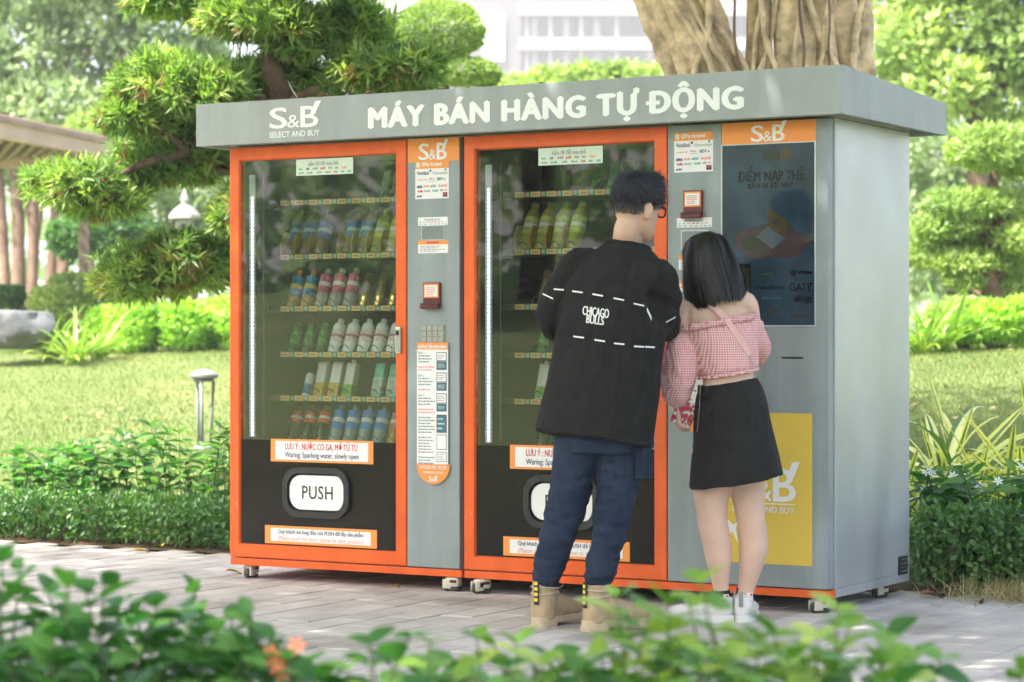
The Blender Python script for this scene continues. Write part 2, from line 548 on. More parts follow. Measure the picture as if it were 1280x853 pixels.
def sticker(parent, name, x0, x1, z0, z1, y, border, inner=None, b=0.0):
    p = plate(name, x0, x1, z0, z1, y, border, parent)
    if inner:
        plate('white_field', x0+b, x1-b, z0+b*0.35, z1-b*0.35, y-0.0008, inner, p, 0.0006)
    return p

def bank_marks(p, x0, x1, z0, z1, y):
    w = x1-x0; h = z1-z0
    text(p, 'VietinBank', x0+w*.05, x0+w*.42, z0+h*.80, z0+h*.93, y, NAVYT, bold=.01)
    text(p, 'Vietcombank', x0+w*.52, x0+w*.98, z0+h*.80, z0+h*.90, y, GREYT)
    MB().lathe([(w*.03, 0), (w*.03, .0003)], 12, (x0+w*.46, y-.0002, z0+h*.93), 'y').build('bank_mark', NAVYT, p)
    MB().lathe([(w*.03, 0), (w*.03, .0003)], 12, (x0+w*.90, y-.0002, z0+h*.95), 'y').build('bank_mark', TEALT, p)
    text(p, 'BIDV', x0+w*.66, x0+w*.84, z0+h*.60, z0+h*.70, y, NAVYT, bold=.02)
    spec = [(.06, .36, .62, .67, PINKT), (.42, .58, .63, .70, PINKT), (.40, .60, .57, .59, GREYT), (.87, .92, .60, .70, REDT),
            (.05, .22, .36, .48, NAVYT), (.26, .42, .38, .46, PINKT), (.46, .64, .38, .48, TEALT), (.70, .95, .38, .48, PINKT),
            (.08, .24, .22, .30, REDT), (.28, .46, .23, .31, GREYT), (.52, .68, .23, .30, TEALT), (.74, .84, .24, .32, GREYT), (.88, .95, .25, .33, PINKT),
            (.05, .20, .06, .14, NAVYT)]
    rr = random.Random(7)
    for a0, a1, b0, b1, m in spec:
        mb = MB(); x = a0
        while x < a1-0.005:
            ww = min(rr.uniform(.02, .05), a1-x); hh = rr.uniform(.55, 1.0)
            mb.add([(x0+w*x, y, z0+h*b0), (x0+w*(x+ww), y, z0+h*b0), (x0+w*(x+ww), y, z0+h*(b0+(b1-b0)*hh)), (x0+w*x, y, z0+h*(b0+(b1-b0)*hh))], [(0, 1, 2, 3)])
            x += ww+.012
        mb.build('bank_mark', m, p)
    plate('code_square', x0+w*.83, x0+w*.96, z0+h*.05, z0+h*.20, y-.0003, BLACKT, p, .0003)
    plate('code_square', x0+w*.86, x0+w*.93, z0+h*.10, z0+h*.18, y-.0006, REDT, p, .0003)

def qr_sticker(root, x0, x1, z0, z1, y):
    zh = z1-(z1-z0)*0.21
    p = plate('bank_card_sticker', x0, x1, z0, z1, y, WHITE, root)
    plate('header_band', x0, x1, zh, z1, y-.0006, STICK_OR, p, .0006)
    text(p, 'QRPay Accepted', x0+(x1-x0)*.18, x0+(x1-x0)*.80, zh+.006, z1-.006, y-.0012, WHITE, bold=.03)
    plate('qr_icon', x0+.006, x0+.024, zh+.006, z1-.006, y-.0012, PALEG, p, .0004)
    bank_marks(p, x0, x1, z0, zh, y-.0008)

def small_card(root, x0, x1, z0, z1, y, base=WHITE):
    p = plate('top_up_sticker', x0, x1, z0, z1, y, base, root)
    w = x1-x0; h = z1-z0
    text(p, 'bấm 00 để mua thẻ', x0+w*.22, x0+w*.74, z0+h*.58, z0+h*.92, y-.0006, GREYT, bold=.01)
    rr = random.Random(4); ms = [TEALT, PINKT, GREYT, REDT, NAVYT]
    for row, (b0, b1) in enumerate(((.34, .5), (.1, .24))):
        x = .05
        while x < .92:
            ww = rr.uniform(.05, .11); m = rr.choice(ms)
            mb = MB()
            for q in range(3):
                mb.add([(x0+w*(x+ww*q/3), y-.0006, z0+h*b0), (x0+w*(x+ww*(q+.7)/3), y-.0006, z0+h*b0), (x0+w*(x+ww*(q+.7)/3), y-.0006, z0+h*(b0+(b1-b0)*rr.uniform(.6, 1))), (x0+w*(x+ww*q/3), y-.0006, z0+h*(b0+(b1-b0)*rr.uniform(.6, 1)))], [(0, 1, 2, 3)])
            mb.build('card_mark', m, p); x += ww+rr.uniform(.03, .07)
    return p

def bill_acceptor(root, x0, x1, z0, z1, y):
    p = MB().box(x0, x1, y-.012, y, z0, z1, .004).build('bill_acceptor', MAROON, root)
    zm = z0+(z1-z0)*.40
    plate('notice_card', x0+.006, x1-.006, zm, z1-.005, y-.0135, STICK_OR, p)
    plate('white_field', x0+.012, x1-.012, zm+.006, z1-.012, y-.0142, WHITE, p, .0006)
    word_bars(x0+.018, x1-.018, zm+.010, z1-.018, y-.0148, 5, 3).build('print_lines', PINKT, p)
    MB().box(x0-.002, x1+.002, y-.035, y-.012, z0-.004, zm-.022, .005).build('bill_mouth', MAROON, p)
    MB().box(x0+.010, x1-.010, y-.0365, y-.0352, z0+.012, z0+.020).build('bill_slot', BLACKM, p)

def caster(root, x, y, turn=0.0, h=ZB):
    o = bpy.data.objects.new('caster', CASTER[0]); o.location = (x, y, 0); o.rotation_euler = (0, 0, turn); link(o, root)
    w = bpy.data.objects.new('wheel', CASTER[1]); link(w, o)
    q = bpy.data.objects.new('red_plate', CASTER[2]); link(q, o)
    f = bpy.data.objects.new('levelling_foot', CASTER[3]); link(f, o)
    return o
def caster_meshes():
    out = []
    mb = MB(); mb.box(-.036, .026, -.024, .024, .020, .060, .008); mb.box(-.048, -.008, -.024, -.014, .012, .052, .004); mb.box(-.048, -.008, .014, .024, .012, .052, .004)
    mb.lathe([(.010, .054), (.010, .066)], 10)
    o1 = auto_smooth(mb.build('caster', CREAM), 40)
    mb = MB().lathe([(.018, -.011), (.0225, -.008), (.0225, .008), (.018, .011)], 20, (-.030, 0, .0225), 'y'); o2 = auto_smooth(mb.build('wheel', WHEELM), 40)
    mb = MB(); mb.box(-.012, .018, -.0252, -.0238, .038, .050); o3 = mb.build('red_plate', MAROON)
    mb = MB().lathe([(.024, .004), (.026, .008), (.026, .016), (.012, .020)], 18, (.004, 0, 0)); o4 = auto_smooth(mb.build('levelling_foot', WHEELM), 40)
    for o in (o1, o2, o3, o4):
        out.append(o.data); bpy.data.objects.remove(o)
    return out
CASTER = caster_meshes()

SHELF_Z = (1.676, 1.432, 1.198, 0.992, 0.795, 0.590)
LANE0, LANE = 0.144, 0.0775
def door_unit(root, dw, gl, gr, nl):
    """glass door with everything behind it; dw door width, gl..gr glass edges"""
    zb, zt, gb, gt, bl = 0.098, 1.921, 0.158, 1.862, 0.622
    # carcass around the display space
    mb = MB()
    mb.box(0.0, 0.028, .05, .866, ZB+.03, ZT); mb.box(dw-.02, dw+.006, .05, .866, ZB+.03, ZT)
    mb.box(0.028, dw-.02, .84, .866, ZB+.03, ZT); mb.box(0.028, dw-.02, .05, .84, ZT-.03, ZT); mb.box(0.028, dw-.02, .05, .84, ZB+.03, ZB+.06)
    mb.build('cabinet_shell', GREY_SIDE_LIT, root)
    mb = MB()
    mb.box(.0285, .034, .052, .838, .55, ZT-.034); mb.box(dw-.030, dw-.0205, .052, .838, .55, ZT-.034); mb.box(.034, dw-.03, .62, .632, .55, ZT-.034)
    mb.box(.034, dw-.03, .052, .62, .55, .556)
    mb.build('interior_liner', LINER, root)
    fr = MB()
    o_ = rect(0.002, dw, zb, zt)
    c1 = rect(gl-.006, gr+.006, gb-.006, gt+.006); i_ = rect(gl, gr, gb, gt)
    n = 4
    vs_ = []
    for ring_, y in ((rect(.006, dw-.004, zb+.004, zt-.004), 0.0), (c1, 0.0), (i_, 0.010), (i_, .045), (o_, .045), (o_, 0.004)):
        vs_ += [(x, y, z) for x, z in ring_]
    fs = []
    for a_ in range(6):
        b_ = (a_+1) % 6
        for k in range(4):
            k2 = (k+1) % 4
            fs.append((a_*4+k, a_*4+k2, b_*4+k2, b_*4+k))
    fr.add(vs_, fs); fr.build('door_frame', ORANGE, root)
    MB().box(gl+.0005, gr-.0005, .013, .018, bl+.0005, gt-.0005).build('glass_pane', MATS['glass'], root)
    lp = MB().box(gl+.0005, gr-.0005, .012, .030, gb+.0005, bl).build('lower_panel', BLACKP, root)
    # push flap
    cx = .470; cz = .396
    fl = MB().ring(stadium(cx, cz, .176, .110, .080), stadium(cx, cz, .150, .084, .062), -.006, .0115).build('push_flap', BLACKM, root)
    auto_smooth(fl, 30)
    MB().prism(stadium(cx+.006, cz, .1485, .0755, .060), .004, .0116).build('flap_plate', WHITE, fl)
    text(fl, 'PUSH', cx-.075, cx+.088, cz-.028, cz+.030, .0032, BLACKT, bold=.012, spacing=1.08)
    # warning stickers
    p = sticker(root, 'warning_sticker', .222, .765, .528, .628, .0095, STICK_OR, WHITE, .026)
    text(p, 'LƯU Ý : NƯỚC CÓ GA, MỞ TỪ TỪ', .300, .686, .578, .620, .0080, REDT, bold=.018)
    text(p, 'Waring: Sparking water, slowly open', .300, .690, .540, .572, .0080, NAVYT, bold=.012)
    p = sticker(root, 'pickup_sticker', .190, .784, .165, .245, .0095, STICK_OR, WHITE, .032)
    text(p, 'Quý khách vui lòng đẩy cửa PUSH để lấy sản phẩm', .262, .715, .206, .234, .0080, NAVYT, bold=.016)
    text(p, '(Please push the door below to take product)', .262, .715, .175, .200, .0080, PINKT, shear=.15)
    small_card(root, .357, .659, 1.786, 1.857, .0120, PALEG)
    # lock handle
    h = MB().box(gr+.008, gr+.036, -.012, .0, 1.006, 1.120, .004).build('lock_handle', CHROME, root)
    MB().box(gr+.014, gr+.030, -.0135, -.0125, 1.012, 1.100, 0).build('lock_recess', KEYM, h)
    MB().tube([(gr+.018, -.016, 1.085), (gr+.018, -.018, 1.105), (gr+.026, -.018, 1.105), (gr+.026, -.016, 1.085)], .0028, 6).build('lock_key', BLACKM, h)
    # led strip just inside the left edge
    ls = MB().box(.094, .124, .024, .032, .632, 1.80).build('led_strip', LEDBAR, root)
    mb = MB(); k = 0
    z = .64
    while z < 1.70:
        mb.box(.1065, .1135, .0225, .0238, z, z+.010); z += .0175
    mb.build('led_dots', LED, ls)
    # hinge-side channel rails with pin holes
    MB().box(.150, .153, .05, .06, .64, 1.80).build('shelf_rail', SHELFM, root)
    # shelves
    for r, z in enumerate(SHELF_Z):
        sh = MB().box(.040, dw-.034, .232, .60, z-.004, z).build('shelf', SHELFM, root)
        if r < 5:
            MB().box(.060, dw-.036, .226, .231, z-.006, z+.020).build('price_rail', SHELFM, sh)
            for i in range(nl):
                x = LANE0+LANE*i
                mb = MB(); mb.box(x-.024, x+.024, .2235, .2255, z-.004, z+.018)
                mb.cur = 1; mb.box(x-.014, x+.014, .2228, .2234, z+.003, z+.010)
                mb.build('price_tag', [TAGY, GREYT], sh)
                mb = MB(); mb.box(x+.029, x+.036, .2232, .2254, z-.001, z+.016); mb.cur = 1; mb.box(x+.0375, x+.0475, .2230, .2252, z-.003, z+.017)
                mb.build('number_tag', [TAGP, TAGG], sh)

def machine(name, s0, s1, label):
    return empty(name, loc(s0, 0), -TH, label, 'vending machine')

left = machine('vending_machine', 0.0, 1.212, 'left orange and grey glass-front drink vending machine with a full window of bottles')
right = machine('vending_machine', 1.226, 2.882, 'right orange and grey vending machine with dark touch screen behind the couple')
door_unit(left, .940, .058, .882, 9)
door_unit(right, .956, .058, .896, 9)

def base(root, w, xs, dep=.86):
    MB().box(0.0, w, .008, dep, ZB, ZB+.031, .002).build('base_strip', ORANGE, root)
    for x, y, tn in xs: caster(root, x, y, tn)
base(left, 1.212, [(.075, .07, R(95)), (1.165, .03, R(8)), (.075, .78, 0), (1.13, .78, 0)])
base(right, 1.656, [(.085, .02, R(62)), (1.60, .06, R(60)), (.09, .78, 0), (1.585, .72, R(75))], .0695)

# --- left control column
def panel_box(root, name, x0, x1, m=GREY):
    return MB().box(x0, x1, .002, .05, .098, 1.921, .002).build(name, m, root)
cp = panel_box(left, 'control_panel', .945, 1.206)
MB().box(.947, 1.212, .051, .866, ZB+.032, ZT).build('column_body', GREY_SIDE_LIT, left)
hd = plate('logo_header', .947, 1.205, 1.821, 1.9205, .0006, STICK_OR, left)
sb_logo(hd, 1.003, 1.150, 1.829, 1.916, 0.0, WHITE)
qr_sticker(left, .986, 1.154, 1.664, 1.826, 0.0)
small_card(left, 1.000, 1.148, 1.551, 1.586, .0006)
MB().ring(rect(1.016, 1.132, 1.488, 1.551), rect(1.019, 1.129, 1.491, 1.548), .0002, .0019).build('display_bezel', GREY_SIDE_LIT, left)
plate('display_window', 1.019, 1.129, 1.491, 1.548, .0012, mat('dull display', (.20, .23, .23), .3), left, .0006)
p = plate('notice_sticker', 1.000, 1.150, 1.433, 1.487, .0006, WHITE, left)
plate('header_band', 1.000, 1.150, 1.470, 1.487, 0.0, STICK_OR, p, .0005)
word_bars(1.045, 1.105, 1.473, 1.484, -.0006, 1, 2, .7, 0).build('print_lines', REDT, p)
word_bars(1.010, 1.143, 1.438, 1.466, -.0004, 4, 5, .4).build('print_lines', GREYT, p)
bill_acceptor(left, 1.030, 1.116, 1.200, 1.308, .002)
kp = MB().box(1.016, 1.135, -.002, .002, 1.050, 1.128, .001).build('keypad', mat('keypad plate', (.30, .32, .29), .5), left)
for i in range(4):
    for j in range(3):
        x = 1.020+i*.0285; z = 1.056+j*.0245
        MB().box(x, x+.0245, -.006, -.0021, z, z+.0205, .0015).build('key', KEYM, kp)
ip = plate('instruction_sticker', .999, 1.155, .538, 1.054, -.0072, WHITE, left)
plate('header_band', .999, 1.155, 1.024, 1.054, -.0080, STICK_OR, ip, .0006)
text(ip, 'HƯỚNG DẪN MUA HÀNG', 1.006, 1.148, 1.028, 1.050, -.0084, WHITE, bold=.03)
zz = 1.018
for k, (lines, m) in enumerate(((3, GREYT), (2, PINKT), (3, GREYT), (1, PINKT), (3, GREYT), (2, PINKT), (6, GREYT), (6, GREYT), (3, GREYT))):
    h_ = .0125*lines
    if k in (0, 2, 4):
        text(ip, 'Bước %d' % (k//2+1), 1.006, 1.036, zz-.013, zz-.002, -.0076, NAVYT); zz -= .015
    word_bars(1.006, 1.092, zz-h_, zz, -.0076, lines, 20+k, .45).build('print_lines', m, ip); zz -= h_+.0095
PIC = mat('screen picture', (.05, .16, .24), .4); PICD = mat('screen picture dark', (.02, .03, .05), .4)
for za, zb_, m in ((.976, 1.012, PALEG), (.938, .974, PICD), (.886, .926, PALEG), (.850, .884, PICD), (.796, .838, PALEG), (.762, .794, PICD), (.672, .748, PICD), (.600, .664, WHITE), (.548, .590, WHITE)):
    f_ = plate('picture_tile', 1.098, 1.148, za, zb_, -.0078, PICD if m is not WHITE else GREYT, ip, .0006)
    plate('picture_tile', 1.101, 1.145, za+.003, zb_-.003, -.0082, {PICD: PIC}.get(m, WHITE), ip, .0004)
    if m is not WHITE:
        word_bars(1.104, 1.142, za+.008, zb_-.008, -.0085, 3, int(za*999), .35).build('print_lines', GREYT if m is PALEG else PALEG, ip)
    elif za < .55:
        word_bars(1.104, 1.142, za+.006, zb_-.006, -.0085, 4, int(za*999), .3).build('print_lines', GREYT, ip)
pts = [(.997+.0, .538)]+[(1.0805-.0835*math.cos(R(t)), .538-.086*math.sin(R(t))) for t in range(0, 181, 10)]
hp = MB().prism(pts[1:], -.0070, -.0062).build('hotline_sticker', STICK_OR, left)
text(hp, 'HOTLINE 0901.195.229', 1.014, 1.146, .517, .532, -.0074, WHITE, bold=.02)
text(hp, 'www.snb.com.vn', 1.030, 1.130, .498, .512, -.0074, WHITE, bold=.02)
sb_logo(hp, 1.058, 1.102, .464, .492, -.0074, WHITE)

# --- right machine: payment column, screen column
X0 = -1.226
panel_box(right, 'control_panel', .960, 1.196)
panel_box(right, 'screen_panel', 1.1965, 1.652)
MB().box(.963, 1.654, .051, .064, ZB+.032, ZT).build('column_front', GREY, right)
MB().box(.963, 1.652, .064, .070, ZB+.032, ZT-.002).build('panel_seam', BLACKM, right)
MB().box(.963, 1.654, .070, .866, ZB+.034, ZT-.001, .002).build('side_panel', GREY_SIDE_LIT, right)
MB().box(.0, 1.6545, .0705, .864, ZB-.002, ZB+.033, .002).build('side_skirt', GREY_SIDE_LIT, right)
qr_sticker(right, 2.215+X0, 2.387+X0, 1.734, 1.893, .0006)
bill_acceptor(right, 2.259+X0, 2.344+X0, 1.551, 1.660, .002)
small_card(right, 2.227+X0, 2.382+X0, 1.513, 1.552, .0006)
MB().ring(rect(2.245+X0, 2.367+X0, 1.425, 1.503), rect(2.250+X0, 2.362+X0, 1.430, 1.498), .0002, .0019).build('display_bezel', GREY_SIDE_LIT, right)
plate('display_window', 2.250+X0, 2.362+X0, 1.430, 1.498, .0012, MATS['dull display'], right, .0006)
p = plate('notice_sticker', 2.235+X0, 2.375+X0, 1.345, 1.405, .0006, WHITE, right)
plate('header_band', 2.235+X0, 2.375+X0, 1.385, 1.405, 0.0, STICK_OR, p, .0005)
word_bars(2.245+X0, 2.368+X0, 1.35, 1.382, -.0004, 4, 9, .4).build('print_lines', GREYT, p)
p = plate('instruction_sticker', 2.228+X0, 2.382+X0, .785, 1.301, .0006, WHITE, right)
plate('header_band', 2.228+X0, 2.382+X0, 1.271, 1.301, 0.0, STICK_OR, p, .0005)
text(p, 'HƯỚNG DẪN MUA HÀNG', 2.235+X0, 2.375+X0, 1.275, 1.297, -.0004, WHITE, bold=.03)
word_bars(2.235+X0, 2.318+X0, .80, 1.26, -.0002, 26, 31, .45).build('print_lines', GREYT, p)
pts = [(2.3055+X0-.0835*math.cos(R(t)), .785-.086*math.sin(R(t))) for t in range(0, 181, 10)]
MB().prism(pts, -.0004, .0006).build('hotline_sticker', STICK_OR, right)
hd = plate('logo_header', 2.426+X0, 2.827+X0, 1.836, 1.9205, .0006, STICK_OR, right)
sb_logo(hd, 2.552+X0, 2.702+X0, 1.842, 1.922, 0.0, WHITE)
# touch screen
SCR = mat('screen glass', (.024, .048, .070), .08, spec=0.35, var=.45, vscale=5)
SCB = mat('screen blue', (.045, .10, .15), .08)
sx0, sx1, sz0, sz1 = 2.428+X0, 2.822+X0, 1.122, 1.832
sc_ = MB().ring(rect(sx0-.006, sx1+.006, sz0-.006, sz1+.004), rect(sx0, sx1, sz0, sz1), -.0015, .0019).build('screen_bezel', GREY_SIDE_LIT, right)
scr = MB().box(sx0, sx1, .0006, .0019, sz0, sz1).build('touch_screen', SCR, right)
SK = mat('screen print dark', (.006, .007, .009), .1, spec=.35); SCO = mat('screen print orange', (.050, .034, .036), .1, spec=.35); SCG = mat('screen print green', (.022, .036, .018), .1, spec=.35)
SCY = mat('screen print yellow', (.060, .052, .022), .1, spec=.35); SCW = mat('screen print pale', (.060, .085, .10), .1, spec=.35)
ys = .0002
text(scr, 'ĐIỂM NẠP THẺ', 2.495+X0, 2.781+X0, 1.676, 1.748, ys, SK, bold=.02)
text(scr, 'BẤM 00 ĐỂ NẠP', 2.539+X0, 2.731+X0, 1.654, 1.690, ys, SK, bold=.015)
def blob(cx, cz, rx, rz, m, y=ys, n=24, wob=.0, sd=0):
    pts = []
    for k in range(n):
        t = -2*math.pi*k/n; r_ = 1+wob*noise.noise(Vector((math.cos(t)*1.7, math.sin(t)*1.7, sd)))
        pts.append((cx+rx*r_*math.cos(t), cz+rz*r_*math.sin(t)))
    return MB().prism(pts[::-1], y, y+.0003)
blob(2.63+X0, 1.45, .155, .075, SCO, .0003, 30, .35, 4).build('screen_cloud', SCO, scr)
blob(2.56+X0, 1.44, .05, .028, SCG, .0001, 20, .4, 9).build('screen_leaf', SCG, scr)
blob(2.70+X0, 1.79, .026, .028, SCY).build('screen_disc', SCY, scr)
MB().prism(rect(2.605+X0, 2.675+X0, 1.768, 1.805), ys, .0004).build('screen_card', SCG, scr)
MB().prism([(2.575+X0, 1.47), (2.645+X0, 1.42), (2.70+X0, 1.46), (2.625+X0, 1.51)], 0.0, .0002).build('screen_laptop', SCW, scr)
MB().prism([(2.625+X0, 1.512), (2.70+X0, 1.462), (2.708+X0, 1.53), (2.622+X0, 1.58)], 0.0, .0002).build('screen_laptop', SCY, scr)
blob(2.66+X0, 1.525, .016, .016, SCO, -.0003).build('screen_disc', SCO, scr)
MB().prism(stadium(2.515+X0, 1.29, .036, .075, .008), ys, .0004).build('screen_phone', SK, scr)
MB().prism(rect(2.485+X0, 2.545+X0, 1.235, 1.345), 0.0, .00015).build('screen_phone', SCG, scr)
text(scr, 'mobifone', 2.565+X0, 2.695+X0, 1.262, 1.280, ys, SK, bold=.01)
text(scr, 'GATE', 2.715+X0, 2.812+X0, 1.254, 1.286, ys, SK, bold=.03)
blob(2.625+X0, 1.325, .034, .013, SCG, ys, 24).build('screen_logo', SCG, scr)
text(scr, 'viettel', 2.600+X0, 2.650+X0, 1.318, 1.332, -.0001, SCW)
blob(2.735+X0, 1.325, .016, .013, SCO, ys, 6).build('screen_logo', SK, scr)
word_bars(2.755+X0, 2.81+X0, 1.318, 1.334, ys, 1, 5, .7, 0).build('screen_logo', SK, scr)
MB().prism([(2.62+X0, 1.185), (2.635+X0, 1.165), (2.645+X0, 1.178), (2.655+X0, 1.165), (2.68+X0, 1.195), (2.655+X0, 1.18), (2.645+X0, 1.19), (2.635+X0, 1.18)], ys, .0004).build('screen_logo', SCY, scr)
text(scr, 'vietnamobile', 2.585+X0, 2.69+X0, 1.145, 1.157, ys, SCO)
word_bars(2.60+X0, 2.68+X0, 1.222, 1.236, ys, 1, 12, .7, 0).build('screen_logo', SCB, scr)
text(scr, 'zing', 2.735+X0, 2.812+X0, 1.205, 1.240, ys, SK, bold=.02)
word_bars(2.72+X0, 2.81+X0, 1.148, 1.168, ys, 1, 15, .7, 0).build('screen_logo', SCO, scr)
MB().box(2.683+X0, 2.774+X0, .0005, .0021, .991, .998).build('card_slot', BLACKM, right)
yp = plate('yellow_poster', 2.402+X0, 2.811+X0, .186, .778, .0006, YELLOW, right)
sb_logo(yp, 2.475+X0, 2.755+X0, .432, .590, -.0002, WHITE)
MB().box(2.475+X0, 2.738+X0, -.0002, .0004, .420, .424).build('rule_line', WHITE, yp)
text(yp, 'SELECT AND BUY', 2.470+X0, 2.738+X0, .388, .412, -.0002, WHITE, bold=.02)
MB().prism([(2.445+X0, .36), (2.475+X0, .335), (2.50+X0, .352), (2.487+X0, .322), (2.497+X0, .26), (2.47+X0, .31), (2.44+X0, .27), (2.455+X0, .32)], -.0002, .0004).build('star_mark', WHITE, yp)
# vent grille on the right side
vg = MB().box(1.6545, 1.6560, .735, .840, .092, .168).build('vent_grille', BLACKM, right)
for k in range(4):
    MB().box(1.6560, 1.6590, .768, .838, .102+k*.0165, .109+k*.0165).build('vent_slat', CHROME, vg)

DX = 2.262
# ================================================================ canopy sign over both machines
can = empty('sign_canopy', loc(-.10, -.11, 0), -TH, 'grey overhanging roof canopy with white lettering across both vending machines', 'canopy')
CW, CD = 3.083, 1.135
zb_, zf, zr = 1.926, 2.112, 2.060
body = MB()
vs_ = [(0, 0, zb_), (CW, 0, zb_), (CW, CD, zb_), (0, CD, zb_), (0, 0, zf), (CW, 0, zf), (CW, CD, zr), (0, CD, zr)]
# front, right, back, left boards
body.add(vs_, [(0, 1, 5, 4), (1, 2, 6, 5), (2, 3, 7, 6), (3, 0, 4, 7), (4, 5, 6, 7)])
body.add([(.022, .022, zb_), (CW-.022, .022, zb_), (CW-.022, CD-.022, zb_), (.022, CD-.022, zb_), (0, 0, zb_), (CW, 0, zb_), (CW, CD, zb_), (0, CD, zb_)],
         [(4, 0, 1, 5), (5, 1, 2, 6), (6, 2, 3, 7), (7, 3, 0, 4)])
body.add([(.022, .022, zb_), (CW-.022, .022, zb_), (CW-.022, CD-.022, zb_), (.022, CD-.022, zb_), (.022, .022, zb_+.035), (CW-.022, .022, zb_+.035), (CW-.022, CD-.022, zb_+.035), (.022, CD-.022, zb_+.035)],
         [(0, 4, 5, 1), (1, 5, 6, 2), (2, 6, 7, 3), (3, 7, 4, 0)])
body.build('fascia', SILVER, can)
MB().add([(.022, .022, zb_+.034), (CW-.022, .022, zb_+.034), (CW-.022, CD-.022, zb_+.034), (.022, CD-.022, zb_+.034)], [(0, 1, 2, 3)]).build('soffit', UNDER, can)
for a0, a1, m in ((.10, .62, WHITE), (.66, 1.28, WHITE), (1.36, 2.02, WHITE), (2.08, 2.62, WHITE), (2.70, 2.95, MUSTARD)):
    MB().box(a0, a1, .040, .066, zb_+.004, zb_+.022, .004).build('light_tube', m, can)
MB().box(.10, CW-.10, .112, CD-.16, ZT+.001, zb_+.033).build('mounting_frame', KEYM, can)
sb_logo(can, .402, .672, 1.985, 2.097, -.0012, SIGNW)
text(can, 'SELECT AND BUY', .402, .668, 1.946, 1.972, -.0012, SIGNW, bold=.02)
text(can, 'MÁY BÁN HÀNG TỰ DỘNG', .918, 2.673, 1.937, 2.086, -.0012, SIGNW, heavy=.0085, spacing=1.12, words=True)
xs_ = np.sort(np.concatenate([[v.co.x for v in o.data.vertices] for o in can.children if o.name.startswith('lettering')]))
dx_ = min((xs_[i+1] for i in np.nonzero(np.diff(xs_) > .016)[0]), key=lambda x: abs(x-DX))      # left edge of the last word's D
MB().box(dx_-.014, dx_+.048, -.0024, -.0017, 1.998, 2.014).build('letter_bar', SIGNW, can)

# ================================================================ goods on the shelves
BM = {}
def bmat(key, c, rough=.35, **k):
    return BM.setdefault(key, mat('goods '+key, c, rough, **k))
PROD = {}
def lathe_mesh(prof, m, n=14):
    o = auto_smooth(MB().lathe(prof, n).build('x', m), 50); me = o.data; bpy.data.objects.remove(o); return me
def box_mesh(x, y, z0, z1, m, bev=.003):
    o = auto_smooth(MB().box(-x, x, -y, y, z0, z1, bev).build('x', m), 40); me = o.data; bpy.data.objects.remove(o); return me
def bottle(key, h, r, body, label, cap, lab=(.32, .68), capc=.09, shoulder=.72, stripe=None):
    pr_ = [(r*.9, 0), (r, .008), (r, h*shoulder*.98), (r*.82, h*(shoulder+.07)), (r*.45, h*(1-capc)-.004), (r*.45, h*(1-capc))]
    PROD[key] = [('body', lathe_mesh(pr_, body)), ('label_wrap', lathe_mesh([(r*1.012, h*lab[0]), (r*1.012, h*lab[1])], label)),
                 ('label_stripe', lathe_mesh([(r*1.022, h*(lab[0]*.62+lab[1]*.38)), (r*1.022, h*(lab[0]*.40+lab[1]*.60))], stripe or bmat('pale stripe', (.72, .70, .66)))),
                 ('cap', lathe_mesh([(r*.50, h*(1-capc)), (r*.52, h*(1-capc)+.003), (r*.50, h-.002), (r*.44, h)], cap))]
def can_(key, h, r, body, band, lab=(.30, .75)):
    PROD[key] = [('body', lathe_mesh([(r*.8, 0), (r, .006), (r, h-.010), (r*.84, h-.002), (r*.84, h)], body)),
                 ('label_wrap', lathe_mesh([(r*1.012, h*lab[0]), (r*1.012, h*lab[1])], band)), ('lid', lathe_mesh([(r*.80, h), (r*.80, h+.002)], CHROME))]
def carton(key, w, d, h, body, band, lab=(.05, .42), top=None):
    PROD[key] = [('body', box_mesh(w, d, 0, h, body)), ('printed_band', box_mesh(w+.0006, d+.0006, h*lab[0], h*lab[1], band, .0015))]
    if top: PROD[key].append(('cap', lathe_mesh([(w*.5, h), (w*.5, h+.016)], top)))
    else: PROD[key].append(('flap', box_mesh(w*.9, d*.25, h, h+.006, body, .001)))
noisy = lambda n, c, v=.5, s=40: bmat(n, c, .4, var=v, vscale=s)
bottle('tea', .235, .034, bmat('brown tea', (.16, .085, .03), .12), noisy('navy label', (.05, .11, .30)), bmat('grey cap', (.45, .47, .45)), stripe=bmat('pale blue stripe', (.30, .40, .55)))
bottle('limetea', .225, .033, bmat('lime drink', (.34, .34, .05), .15), noisy('lime label', (.42, .48, .12)), bmat('yellow cap', (.45, .42, .10)))
bottle('orangecap', .185, .028, bmat('amber juice', (.50, .30, .08), .15), noisy('blue print label', (.07, .26, .48), .9, 70), bmat('orange cap', (.85, .16, .04)), (.28, .80), stripe=bmat('yellow stripe', (.80, .62, .12)))
bottle('pink', .190, .029, bmat('clear body', (.33, .31, .32), .12), noisy('pink flower label', (.75, .14, .22), .8, 60), bmat('grey cap', (.38, .40, .38)), (.34, .82))
bottle('white', .165, .030, bmat('white bottle', (.80, .81, .82), .30), noisy('white print label', (.74, .62, .64), .35, 50), bmat('white cap', (.80, .78, .76)), (.30, .66), .07, .78, bmat('blue red stripe', (.42, .16, .22)))
bottle('cola', .178, .029, bmat('cola', (.016, .012, .012), .10), noisy('red label', (.62, .03, .03), .35, 30), bmat('red cap', (.50, .03, .03)), (.50, .80))
bottle('blue', .180, .029, bmat('clear blue', (.30, .36, .44), .12), noisy('blue label', (.04, .22, .62), .4, 30), bmat('blue cap', (.10, .30, .55)), (.34, .84))
bottle('amberdark', .176, .028, bmat('amber drink', (.42, .20, .06), .12), noisy('pink gold label', (.45, .18, .16), .6, 40), bmat('dark cap', (.05, .04, .03)), (.34, .80))
